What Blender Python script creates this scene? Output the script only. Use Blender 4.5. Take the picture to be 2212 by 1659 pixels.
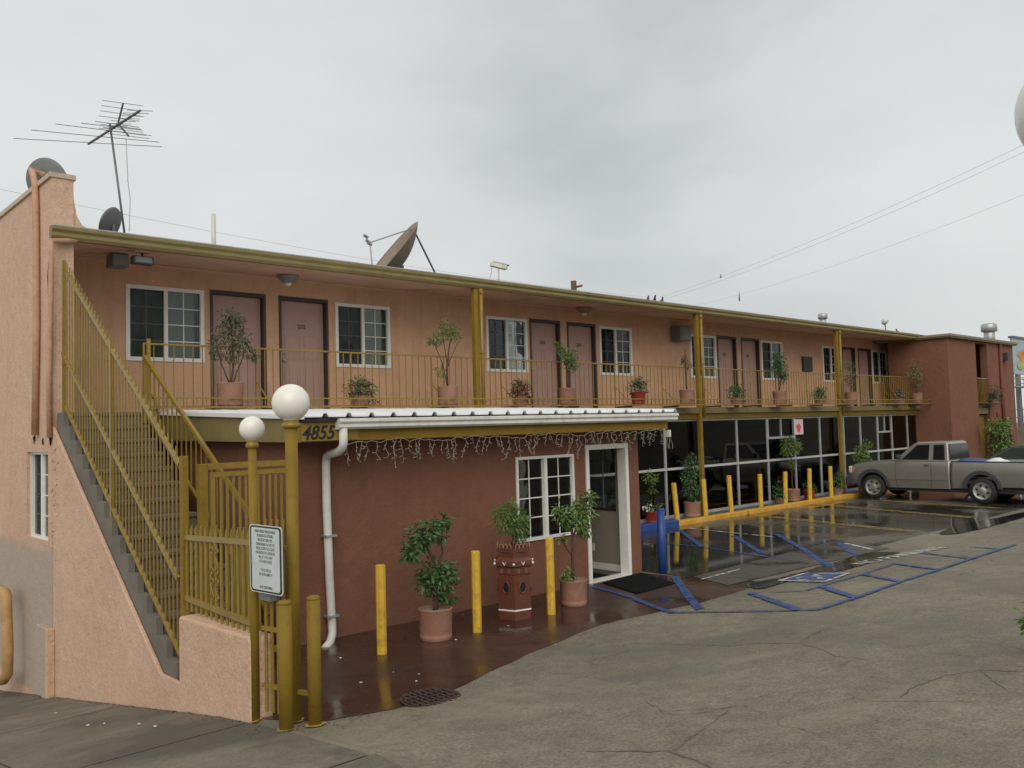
import bpy, math, random
import numpy as np
from mathutils import Vector, Matrix
scene = bpy.context.scene
for o in list(bpy.data.objects): bpy.data.objects.remove(o)
col = scene.collection
R_ = random.Random(7)
# ------------------------------------------------------------------ camera
CAMH = 2.45                       # eye above the parking lot; X runs along the motel, Y into it, Z up
FPX, PCX, PCY = 1855.0, 1106.0, 829.5   # lens and centre measured on a 2212 px wide picture
def _n(v): v = np.array(v, float); return v/np.linalg.norm(v)
_X = _n((3112.0-PCX, -(866.0-PCY), -FPX)); _Z = _n(np.cross(_X, (1, .028, 0)))
if _Z[1] < 0: _Z = -_Z
_Y = np.cross(_Z, _X); ROT = np.array([_X, _Y, _Z])     # camera frame -> world
EYE = np.array([0., 0., CAMH])
cd = bpy.data.cameras.new('camera'); cam = bpy.data.objects.new('camera', cd); col.objects.link(cam)
cd.sensor_fit = 'HORIZONTAL'; cd.sensor_width = 36.0; cd.lens = 36.0*FPX/2212.0; cd.clip_end = 2000
cd.clip_start = 0.05
M4 = Matrix([list(ROT[i])+[EYE[i]] for i in range(3)]+[[0, 0, 0, 1]]); cam.matrix_world = M4
scene.camera = cam
# ------------------------------------------------------------------ sky and light
SUN_EL, SUN_AZ = math.radians(36), math.radians(222)   # azimuth clockwise from +Y
w = bpy.data.worlds.new('World'); scene.world = w; w.use_nodes = True
nt = w.node_tree; nt.nodes.clear()
def N(t, **k):
    n = nt.nodes.new(t)
    for a, b in k.items(): setattr(n, a, b)
    return n
out = N('ShaderNodeOutputWorld'); bg = N('ShaderNodeBackground'); bg.inputs[1].default_value = 0.1
sky = N('ShaderNodeTexSky', sky_type='NISHITA'); sky.sun_disc = False
sky.sun_elevation = SUN_EL; sky.sun_rotation = SUN_AZ; sky.dust_density = 4.0
tc = N('ShaderNodeTexCoord'); mp = N('ShaderNodeMapping'); mp.inputs['Scale'].default_value = (1.0, 1.0, 2.2)
mp.inputs['Location'].default_value = (0.35, 0.1, 0.0)
n1 = N('ShaderNodeTexNoise'); n1.inputs['Scale'].default_value = 1.3; n1.inputs['Detail'].default_value = 6; n1.inputs['Roughness'].default_value = .47; n1.inputs['Distortion'].default_value = .35
n2 = N('ShaderNodeTexNoise'); n2.inputs['Scale'].default_value = 4.5; n2.inputs['Detail'].default_value = 8; n2.inputs['Roughness'].default_value = .5
mx = N('ShaderNodeMath', operation='MULTIPLY_ADD'); mx.inputs[1].default_value = .26
rp = N('ShaderNodeValToRGB'); e = rp.color_ramp.elements
e[0].position = .36; e[0].color = (4.95, 5.2, 5.3, 1); e[1].position = .78; e[1].color = (7.75, 7.95, 7.85, 1)
x2 = rp.color_ramp.elements.new(.58); x2.color = (6.8, 7.05, 7.0, 1)
mixc = N('ShaderNodeMix', data_type='RGBA'); mixc.inputs[0].default_value = .94
L = nt.links.new
L(tc.outputs['Generated'], mp.inputs[0]); L(mp.outputs[0], n1.inputs[0]); L(mp.outputs[0], n2.inputs[0])
L(n2.outputs[0], mx.inputs[0]); L(n1.outputs[0], mx.inputs[2]); L(mx.outputs[0], rp.inputs[0])
L(sky.outputs[0], mixc.inputs[6]); L(rp.outputs[0], mixc.inputs[7]); L(mixc.outputs[2], bg.inputs[0]); L(bg.outputs[0], out.inputs[0])
sl = bpy.data.lights.new('sun', 'SUN'); sl.energy = 1.5; sl.angle = math.radians(50); sl.color = (1, .92, .80)
so = bpy.data.objects.new('sun', sl); col.objects.link(so)
sd = Vector((math.sin(SUN_AZ)*math.cos(SUN_EL), math.cos(SUN_AZ)*math.cos(SUN_EL), math.sin(SUN_EL)))
so.rotation_euler = sd.to_track_quat('Z', 'Y').to_euler(); so.location = (0, -10, 30)
vs = scene.view_settings; vs.view_transform = 'Standard'; vs.look = 'None'; vs.gamma = 1; vs.exposure = 0.0; vs.use_curve_mapping = False
scene.render.engine = 'CYCLES'
# ------------------------------------------------------------------ picture point -> place
def ray(x, y): return ROT@np.array([x-PCX, -(y-PCY), -FPX])
def at_x(x, y, X): d = ray(x, y); return Vector(EYE+d*(X/d[0]))
def at_y(x, y, Y): d = ray(x, y); return Vector(EYE+d*(Y/d[1]))
def at_z(x, y, Z): d = ray(x, y); return Vector(EYE+d*((Z-CAMH)/d[2]))
def cdir(x, y, z): return Vector(ROT@np.array([x, y, z])).normalized()
def ground(x, y):
    s = .55; t = (6.75-y)/s
    up = .115*s*(math.log1p(math.exp(t)) if t < 30 else t)
    z = up+.008*max(0, y-7.1)-.012*math.exp(-((y-7.0)/.5)**2)
    if x < 3.44:                       # the pavement falls away down the hill
        f = min(1, max(0, (3.44-x)/.05)); t2 = (y-6.9)/.4
        z += f*(-.182*.4*(math.log1p(math.exp(t2)) if t2 < 30 else t2)+.04)
    return z
def at_g(x, y):
    p = at_z(x, y, 0)
    for _ in range(12): p = at_z(x, y, ground(p.x, p.y))
    return p
# ------------------------------------------------------------------ materials
MATS = {}
def mat(name, c, rough=.7, var=.12, vs_=3.0, bump=0, bs=60, metal=0, spec=.5, dark=None, streak=0, fine=0, coat=0):
    """procedural paint / stone: colour mottling, optional dirt, run-down streaks and fine relief"""
    m = bpy.data.materials.new(name); m.use_nodes = True; t = m.node_tree; b = t.nodes['Principled BSDF']
    def A(k, **kw):
        n = t.nodes.new(k)
        for a, v in kw.items(): setattr(n, a, v)
        return n
    l = t.links.new; g = A('ShaderNodeNewGeometry'); pos = g.outputs['Position']
    n = A('ShaderNodeTexNoise'); n.inputs['Scale'].default_value = vs_; n.inputs['Detail'].default_value = 6; n.inputs['Roughness'].default_value = .62; l(pos, n.inputs[0])
    r = A('ShaderNodeValToRGB'); e = r.color_ramp.elements
    e[0].position = .32; e[1].position = .68
    e[0].color = tuple(max(0, x*(1-var)) for x in c)+(1,); e[1].color = tuple(min(1, x*(1+var)) for x in c)+(1,)
    l(n.outputs[0], r.inputs[0]); cur = r.outputs[0]
    if fine:
        f = A('ShaderNodeTexNoise'); f.inputs['Scale'].default_value = bs*1.3; f.inputs['Detail'].default_value = 3; l(pos, f.inputs[0])
        fr = A('ShaderNodeValToRGB'); fr.color_ramp.elements[0].position = .35; fr.color_ramp.elements[1].position = .65
        fr.color_ramp.elements[0].color = (1-fine,)*3+(1,); fr.color_ramp.elements[1].color = (1+fine,)*3+(1,)
        l(f.outputs[0], fr.inputs[0]); q = A('ShaderNodeMix', data_type='RGBA', blend_type='MULTIPLY'); q.inputs[0].default_value = 1
        l(cur, q.inputs[6]); l(fr.outputs[0], q.inputs[7]); cur = q.outputs[2]
    if dark:                         # (colour, amount, scale): irregular stains
        d = A('ShaderNodeTexNoise'); d.inputs['Scale'].default_value = dark[2]; d.inputs['Detail'].default_value = 9; d.inputs['Roughness'].default_value = .7; d.inputs['Distortion'].default_value = .6; l(pos, d.inputs[0])
        dr = A('ShaderNodeValToRGB'); dr.color_ramp.elements[0].position = .5; dr.color_ramp.elements[1].position = .72
        dr.color_ramp.elements[0].color = (0, 0, 0, 1); dr.color_ramp.elements[1].color = (dark[1],)*3+(1,)
        l(d.outputs[0], dr.inputs[0]); q = A('ShaderNodeMix', data_type='RGBA'); l(dr.outputs[0], q.inputs[0]); l(cur, q.inputs[6]); q.inputs[7].default_value = dark[0]+(1,); cur = q.outputs[2]
    if streak:
        mp_ = A('ShaderNodeMapping'); mp_.inputs['Scale'].default_value = (5, 5, .35); l(pos, mp_.inputs[0])
        d = A('ShaderNodeTexNoise'); d.inputs['Scale'].default_value = 1.6; d.inputs['Detail'].default_value = 7; l(mp_.outputs[0], d.inputs[0])
        dr = A('ShaderNodeValToRGB'); dr.color_ramp.elements[0].position = .50; dr.color_ramp.elements[1].position = .78
        dr.color_ramp.elements[0].color = (0, 0, 0, 1); dr.color_ramp.elements[1].color = (streak,)*3+(1,)
        l(d.outputs[0], dr.inputs[0]); q = A('ShaderNodeMix', data_type='RGBA', blend_type='MULTIPLY'); l(dr.outputs[0], q.inputs[0]); l(cur, q.inputs[6]); q.inputs[7].default_value = (.45, .38, .33, 1); cur = q.outputs[2]
    l(cur, b.inputs['Base Color']); b.inputs['Metallic'].default_value = metal
    if 'Specular IOR Level' in b.inputs: b.inputs['Specular IOR Level'].default_value = spec
    rr = A('ShaderNodeMapRange'); rr.inputs['To Min'].default_value = max(.02, rough-.1); rr.inputs['To Max'].default_value = min(1, rough+.1); l(n.outputs[0], rr.inputs[0]); l(rr.outputs[0], b.inputs['Roughness'])
    if coat: b.inputs['Coat Weight'].default_value = coat; b.inputs['Coat Roughness'].default_value = .08
    if bump:
        f = A('ShaderNodeTexNoise'); f.inputs['Scale'].default_value = bs; f.inputs['Detail'].default_value = 5; f.inputs['Roughness'].default_value = .6; l(pos, f.inputs[0])
        f2 = A('ShaderNodeTexNoise'); f2.inputs['Scale'].default_value = bs*.13; f2.inputs['Detail'].default_value = 4; l(pos, f2.inputs[0]); ha = A('ShaderNodeMath', operation='MULTIPLY_ADD'); ha.inputs[1].default_value = 1.6; l(f2.outputs[0], ha.inputs[0]); l(f.outputs[0], ha.inputs[2])
        bp = A('ShaderNodeBump'); bp.inputs['Strength'].default_value = bump; bp.inputs['Distance'].default_value = .012; l(ha.outputs[0], bp.inputs['Height']); l(bp.outputs[0], b.inputs['Normal'])
    MATS[name] = m; return m
def worn(name, c, keep=.55, rough=.55):
    """road paint rubbed away in patches: bare ground shows through"""
    m = mat(name, c, rough, .22, 6, dark=((.10, .095, .09), .5, 9)); t = m.node_tree; l = t.links.new; b = t.nodes['Principled BSDF']
    g = t.nodes.new('ShaderNodeNewGeometry'); a = t.nodes.new('ShaderNodeTexNoise'); a.inputs['Scale'].default_value = 9; a.inputs['Detail'].default_value = 10; a.inputs['Roughness'].default_value = .78; l(g.outputs['Position'], a.inputs[0])
    r = t.nodes.new('ShaderNodeValToRGB'); r.color_ramp.elements[0].position = keep-.05; r.color_ramp.elements[1].position = keep+.05; l(a.outputs[0], r.inputs[0])
    tr = t.nodes.new('ShaderNodeBsdfTransparent'); mx_ = t.nodes.new('ShaderNodeMixShader'); l(r.outputs[0], mx_.inputs[0]); l(b.outputs[0], mx_.inputs[1]); l(tr.outputs[0], mx_.inputs[2])
    l(mx_.outputs[0], t.nodes['Material Output'].inputs['Surface']); return m
def glass(name, tint, ior=1.45, rough=0.0):
    m = bpy.data.materials.new(name); m.use_nodes = True; t = m.node_tree; t.nodes.clear()
    o = t.nodes.new('ShaderNodeOutputMaterial'); mi = t.nodes.new('ShaderNodeMixShader'); tr = t.nodes.new('ShaderNodeBsdfTransparent')
    gl = t.nodes.new('ShaderNodeBsdfGlossy'); fr = t.nodes.new('ShaderNodeFresnel'); fr.inputs[0].default_value = ior
    nz = t.nodes.new('ShaderNodeTexNoise'); nz.inputs['Scale'].default_value = 1.3; g = t.nodes.new('ShaderNodeNewGeometry'); bp = t.nodes.new('ShaderNodeBump'); bp.inputs['Strength'].default_value = .04; bp.inputs['Distance'].default_value = .05
    t.links.new(g.outputs['Position'], nz.inputs[0]); t.links.new(nz.outputs[0], bp.inputs['Height']); t.links.new(bp.outputs[0], gl.inputs['Normal'])
    tr.inputs[0].default_value = tint+(1,); gl.inputs['Roughness'].default_value = rough; gl.inputs[0].default_value = (.95, .97, .97, 1)
    t.links.new(fr.outputs[0], mi.inputs[0]); t.links.new(tr.outputs[0], mi.inputs[1]); t.links.new(gl.outputs[0], mi.inputs[2]); t.links.new(mi.outputs[0], o.inputs[0])
    MATS[name] = m; return m
mat('peach', (.65, .40, .265), .85, .09, .9, .6, 60, fine=.09, streak=.2, spec=.2, dark=((.38, .2, .13), .35, 1.7))
mat('soffit', (.72, .48, .36), .85, .07, 1.3, .25, 50, spec=.2, dark=((.2, .1, .06), .4, .8))
mat('brown_stucco', (.218, .102, .066), .85, .08, 1.2, .8, 60, fine=.16, streak=.12, spec=.2, dark=((.13, .06, .042), .45, 1.6))
mat('mustard', (.235, .150, .020), .62, .12, 2.5, .25, 30, dark=((.13, .085, .025), .6, 7), spec=.22)
mat('mustard_rail', (.265, .175, .028), .34, .10, 3.5, .05, 40, dark=((.14, .09, .03), .55, 9), spec=.45)
mat('olive_and_shade_fascia', (.21, .165, .06), .55, .12, 1.5, .05, 40, dark=((.10, .08, .03), .5, 2.2))  # olive trim paint; on the office side boards it is painted-in shade
mat('step_concrete', (.145, .108, .075), .8, .18, 2.5, .3, 40, dark=((.07, .06, .05), .6, 3))
mat('stringer', (.165, .148, .125), .85, .15, 2.0, .4, 50, dark=((.12, .10, .09), .5, 2.5))
mat('yellow', (.68, .43, .045), .5, .10, 5, .25, 30, dark=((.22, .13, .05), .6, 9))
mat('curb_yellow', (.62, .34, .04), .6, .14, 4, .25, 30, dark=((.24, .13, .05), .65, 6))
mat('blue', (.018, .065, .27), .45, .14, 4, .10, 30, dark=((.02, .04, .11), .5, 9))
worn('blue_paint', (.030, .075, .235), .56)
worn('white_paint', (.55, .55, .52), .54)
worn('yellow_paint', (.44, .30, .085), .55)
mat('white_vinyl', (.80, .80, .76), .4, .03, 4, dark=((.5, .48, .42), .25, 5))
mat('white_metal', (.76, .78, .80), .35, .05, 2, dark=((.45, .43, .40), .4, 4), metal=0)
mat('transom_white', (.48, .48, .47), .5, .08, 3)
mat('gutter_white', (.66, .66, .62), .45, .06, 2, dark=((.32, .30, .26), .5, 4), streak=.3)
mat('alu', (.42, .43, .44), .45, .10, 4, metal=.3)
mat('galv', (.45, .46, .46), .45, .12, 6, metal=.6)
mat('steel_dark', (.17, .17, .17), .5, .2, 8, metal=.6)
mat('iron', (.03, .028, .03), .6, .2, 8)
mat('door_mauve', (.46, .29, .25), .6, .05, 2, .1, 60)
mat('dark_brown_trim', (.045, .036, .032), .45, .1, 4)
mat('plate', (.42, .26, .24), .5, .1, 4)
mat('plate_ink', (.10, .02, .02), .5, .1, 4)
mat('curtain', (.40, .43, .38), .9, .08, 2)
mat('curtain_dark', (.075, .068, .062), .9, .2, 2)
mat('curtain_maroon', (.10, .055, .048), .9, .2, 2)
mat('screen', (.05, .055, .055), .9, .1, 4)
mat('terracotta', (.33, .165, .115), .8, .10, 6, .15, 50, dark=((.50, .38, .32), .35, 5))
mat('terracotta_red', (.125, .042, .025), .45, .12, 7, .15, 40, dark=((.12, .03, .02), .6, 6))
mat('red_plastic', (.27, .03, .025), .4, .1, 5)
mat('soil', (.035, .022, .016), .95, .3, 30, .5, 60)
mat('bark', (.085, .05, .035), .9, .25, 20, .4, 80)
mat('leaf_dark', (.055, .13, .035), .42, .45, 14, spec=.5)
mat('leaf_mid', (.11, .185, .045), .45, .45, 14, spec=.5)
mat('leaf_pale', (.15, .185, .06), .5, .4, 14, spec=.4)
mat('leaf_olive', (.10, .12, .055), .5, .4, 14, spec=.4)
mat('flower_red', (.33, .04, .05), .6, .3, 14)
mat('flower_pink', (.45, .17, .17), .6, .3, 14)
mat('globe', (.83, .82, .76), .28, .03, 3, spec=.5, dark=((.6, .57, .48), .35, 4))
mat('black_text', (.012, .012, .014), .5, .1, 5)
mat('sign_white', (.56, .60, .60), .35, .06, 6, spec=.5, dark=((.40, .47, .46), .6, 5))
mat('rubber', (.018, .018, .018), .75, .2, 10, .2, 60)
mat('mat_black', (.010, .010, .011), .95, .2, 10, .5, 90, spec=.1)
mat('plastic_dark', (.05, .053, .058), .55, .1, 6)
mat('alloy', (.52, .53, .53), .3, .06, 6, metal=.75)
mat('truck_paint', (.335, .325, .298), .34, .03, 3, metal=.6, coat=.4, dark=((.2, .18, .16), .25, 3))
mat('car_paint', (.02, .022, .026), .25, .1, 4, coat=.6)
mat('lamp_clear', (.7, .7, .68), .15, .05, 5, metal=.3)
mat('lamp_amber', (.6, .2, .05), .25, .05, 5)
mat('beige_wall', (.30, .265, .21), .8, .05, 2)
mat('interior', (.10, .09, .075), .9, .1, 2)
mat('grey_box', (.22, .23, .24), .6, .1, 5)
mat('dish_grey', (.17, .18, .185), .6, .06, 5)
mat('dish_tan', (.27, .215, .16), .75, .10, 6, .1, 60)
mat('tar', (.05, .045, .045), .7, .2, 5, .2, 30)
mat('pipe_pink', (.52, .31, .20), .7, .10, 5, dark=((.22, .12, .08), .6, 7))
mat('pipe_tan', (.48, .29, .12), .6, .14, 5, dark=((.28, .14, .06), .6, 6))
mat('wood_pole', (.13, .065, .045), .85, .2, 8, .3, 40)
mat('cream', (.52, .44, .32), .7, .1, 4, dark=((.3, .24, .16), .5, 5))
mat('pebble', (.30, .29, .26), .9, .3, 40, .6, 60)
mat('crack', (.105, .094, .078), .9, .3, 8)
mat('wire', (.50, .51, .52), .6, .1, 5)
mat('wire_white', (.34, .32, .29), .6, .1, 5)
mat('bulb', (.78, .76, .70), .25, .05, 5)
mat('blue_bag', (.04, .07, .20), .5, .2, 8)
mat('white_bag', (.72, .74, .76), .5, .08, 8)
mat('rust_stain', (.24, .12, .08), .9, .3, 12, .5, 40)
mat('rust_red', (.17, .055, .035), .7, .1, 6)
mat('drain_rust', (.055, .032, .024), .7, .3, 12, .3, 60)
mat('paper', (.62, .62, .60), .8, .15, 30)
mat('poster', (.70, .55, .55), .6, .05, 4)
mat('poster_red', (.60, .10, .14), .6, .15, 6)
mat('mural_blue', (.36, .45, .52), .7, .12, 1.5); mat('mural_orange', (.62, .27, .06), .7, .5, 1.8); mat('mural_green', (.38, .43, .16), .7, .45, 2.2)
mat('dry_leaf', (.11, .075, .04), .9, .5, 30)
mat('pigeon', (.06, .06, .07), .7, .3, 20)
mat('tint', (.012, .014, .015), .06, .1, 3, spec=.45)
glass('window_glass', (.72, .76, .74)); glass('store_glass', (.52, .52, .51), 1.32); glass('car_glass', (.16, .18, .18), 1.40)
# ------------------------------------------------------------------ special ground and wall materials
def gmat(name, lo, hi, rough, wet=None, stains=(), bump=.3, bs=55, fine=.12, mask=None, speck=None, coarse=0.0):
    """lo/hi mottled ground; stains = [(colour, amount, scale, low, high)]; wet=(scale, lo, hi, rough_wet, darken) irregular wet film"""
    m = bpy.data.materials.new(name); m.use_nodes = True; t = m.node_tree; b = t.nodes['Principled BSDF']; l = t.links.new
    def A(k, **kw):
        n = t.nodes.new(k)
        for a, v in kw.items(): setattr(n, a, v)
        return n
    pos = A('ShaderNodeNewGeometry').outputs['Position']
    def noise(s, det=7, ro=.62, dis=0, sc=None):
        src = pos
        if sc: q = A('ShaderNodeMapping'); q.inputs['Scale'].default_value = sc; l(pos, q.inputs[0]); src = q.outputs[0]
        n = A('ShaderNodeTexNoise'); n.inputs['Scale'].default_value = s; n.inputs['Detail'].default_value = det; n.inputs['Roughness'].default_value = ro; n.inputs['Distortion'].default_value = dis; l(src, n.inputs[0]); return n.outputs[0]
    def ramp(v, a, c, ca, cb):
        r = A('ShaderNodeValToRGB'); e = r.color_ramp.elements; e[0].position = a; e[1].position = c; e[0].color = tuple(ca)+(1,); e[1].color = tuple(cb)+(1,); l(v, r.inputs[0]); return r.outputs[0]
    def mix(f, a, b_, bt='MIX'):
        q = A('ShaderNodeMix', data_type='RGBA', blend_type=bt)
        for i, v in ((0, f), (6, a), (7, b_)):
            if isinstance(v, (int, float)): q.inputs[i].default_value = v
            elif isinstance(v, tuple): q.inputs[i].default_value = v+(1,)
            else: l(v, q.inputs[i])
        return q.outputs[2]
    cur = ramp(noise(.55, 8, .65, .3), .32, .70, lo, hi)
    cur = mix(1.0, cur, ramp(noise(bs, 3, .6), .33, .67, (1-fine,)*3, (1+fine,)*3), 'MULTIPLY')
    cur = mix(1.0, cur, ramp(noise(6, 6, .65), .3, .7, (1-fine*.7,)*3, (1+fine*.7,)*3), 'MULTIPLY')
    for i, (c, amt, s, a, h) in enumerate(stains):
        cur = mix(ramp(noise(s, 9, .66, .8, (1, 1.0+.35*i, 1)), a, h, (0,)*3, (amt,)*3), cur, c)
    if speck:
        v = A('ShaderNodeTexVoronoi'); v.inputs['Scale'].default_value = speck[0]; l(pos, v.inputs[0])
        cur = mix(ramp(v.outputs['Distance'], speck[1], speck[1]+.12, (speck[2],)*3, (0,)*3), cur, speck[3])
    if mask: cur = mask(t, l, A, pos, cur, mix, ramp, noise)
    b.inputs['Specular IOR Level'].default_value = .5
    if wet:
        wv = ramp(noise(wet[0], 6, .55, .5), wet[1], wet[2], (0,)*3, (1,)*3)
        cur = mix(wv, cur, mix(1.0, cur, (wet[4],)*3, 'MULTIPLY'))
        rr = A('ShaderNodeMapRange'); rr.inputs['To Min'].default_value = rough; rr.inputs['To Max'].default_value = wet[3]; l(wv, rr.inputs[0]); l(rr.outputs[0], b.inputs['Roughness'])
        inv = A('ShaderNodeMapRange'); inv.inputs['To Min'].default_value = bump; inv.inputs['To Max'].default_value = bump*.06; l(wv, inv.inputs[0]); bstr = inv.outputs[0]
    else: b.inputs['Roughness'].default_value = rough; bstr = None
    l(cur, b.inputs['Base Color'])
    bp = A('ShaderNodeBump'); bp.inputs['Strength'].default_value = bump; bp.inputs['Distance'].default_value = .01; ha = A('ShaderNodeMath', operation='MULTIPLY_ADD'); ha.inputs[1].default_value = coarse; l(noise(bs*.16, 4, .6), ha.inputs[0]); l(noise(bs*.8, 5, .65), ha.inputs[2]); l(ha.outputs[0], bp.inputs['Height']); l(bp.outputs[0], b.inputs['Normal'])
    if bstr is not None: l(bstr, bp.inputs['Strength'])
    MATS[name] = m; return m
def crack_mask(t, l, A, pos, cur, mix, ramp, noise):
    # fine crazing of old asphalt, only in worn areas
    nz = A('ShaderNodeTexNoise'); nz.inputs['Scale'].default_value = 1.7; nz.inputs['Detail'].default_value = 6; l(pos, nz.inputs[0])
    ad = A('ShaderNodeVectorMath', operation='MULTIPLY_ADD'); ad.inputs[1].default_value = (.9, .9, 0); l(nz.outputs['Color'], ad.inputs[0]); l(pos, ad.inputs[2])
    for sc, wd, lo in ((.55, .012, .50), (2.1, .022, .57)):
        v = A('ShaderNodeTexVoronoi', feature='DISTANCE_TO_EDGE'); v.inputs['Scale'].default_value = sc; l(ad.outputs[0], v.inputs[0])
        m = A('ShaderNodeMath', operation='MULTIPLY'); l(ramp(v.outputs['Distance'], wd*.35, wd, (.45,)*3, (0,)*3), m.inputs[0]); l(ramp(noise(.45 if sc < 1 else .8, 4, .6), lo, lo+.08, (0,)*3, (1,)*3), m.inputs[1])
        cur = mix(m.outputs[0], cur, (.055, .048, .038))
    return cur
gmat('asphalt', (.162, .140, .101), (.235, .205, .150), .80, None, [((.118, .109, .087), .8, .30, .46, .60), ((.28, .24, .17), .7, .40, .55, .68), ((.19, .145, .10), .6, .8, .52, .70), ((.065, .058, .047), .6, 2.2, .60, .74), ((.31, .275, .21), .5, 3.3, .62, .76), ((.075, .065, .052), .7, .9, .66, .74)], .9, 40, .30, speck=(48, .13, .75, (.33, .305, .26)), mask=crack_mask)
gmat('sidewalk', (.132, .114, .083), (.192, .166, .121), .85, None, [((.085, .076, .06), .85, .45, .48, .62), ((.26, .235, .185), .65, 1.1, .55, .70), ((.075, .062, .048), .6, 3.5, .60, .74), ((.27, .25, .21), .5, 7, .64, .76)], .5, 50, .18)
gmat('red_apron', (.058, .029, .021), (.088, .044, .031), .42, (.7, .44, .60, .12, .72), [((.040, .024, .020), .75, 1.3, .48, .64), ((.13, .085, .065), .5, 2.6, .58, .74), ((.17, .14, .115), .5, 6, .66, .76)], .3, 35, .14)
gmat('lot_concrete', (.120, .110, .090), (.185, .170, .138), .38, (.42, .36, .56, .045, .32), [((.065, .058, .05), .7, .8, .48, .64), ((.24, .215, .17), .45, 1.6, .58, .72)], .35, 48, .16)
gmat('lot_asphalt', (.032, .030, .028), (.050, .046, .042), .25, (.5, .30, .45, .035, .75), [((.085, .078, .07), .4, 1.4, .56, .74)], .2, 55, .12)
gmat('wet_strip', (.065, .060, .052), (.10, .092, .08), .42, (.8, .5, .62, .12, .55), [((.045, .04, .036), .6, 1.2, .5, .7)], .5, 48, .2)
gmat('puddle', (.022, .019, .016), (.032, .028, .023), .06, None, [], .02, 30, .05)
gmat('walk', (.09, .078, .065), (.13, .115, .095), .5, (.6, .45, .6, .15, .6), [], .2, 50, .1)
def patch_mask(t, l, A, pos, cur, mix, ramp, noise):
    sp = A('ShaderNodeSeparateXYZ'); l(pos, sp.inputs[0])
    nz = noise(2.2, 5, .6)
    def rng(o, a, b, soft):
        q = A('ShaderNodeMath', operation='MULTIPLY_ADD'); q.inputs[1].default_value = .35; l(nz, q.inputs[0]); l(o, q.inputs[2])
        r = A('ShaderNodeMapRange', interpolation_type='SMOOTHSTEP'); r.inputs['From Min'].default_value = a; r.inputs['From Max'].default_value = b; l(q.outputs[0], r.inputs[0]); return r.outputs[0]
    zy = A('ShaderNodeMath', operation='MULTIPLY'); l(rng(sp.outputs[2], 1.20, 1.02, 0), zy.inputs[0])
    yy = A('ShaderNodeMapRange'); yy.inputs['From Min'].default_value = 12.79; yy.inputs['From Max'].default_value = 12.82; l(sp.outputs[1], yy.inputs[0])
    l(yy.outputs[0], zy.inputs[1])
    z3 = A('ShaderNodeMath', operation='MULTIPLY'); l(zy.outputs[0], z3.inputs[0]); l(rng(sp.outputs[2], -1.02, -.9, 0), z3.inputs[1])
    cur = mix(z3.outputs[0], cur, (.42, .345, .275))
    return cur
gmat('pink_wall', (.555, .365, .255), (.64, .435, .315), .88, None, [((.44, .26, .165), .45, .9, .52, .72), ((.70, .49, .35), .4, 1.8, .55, .75), ((.40, .25, .17), .5, 5, .62, .76)], 1.0, 34, .11, mask=patch_mask, coarse=2.2)
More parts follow.
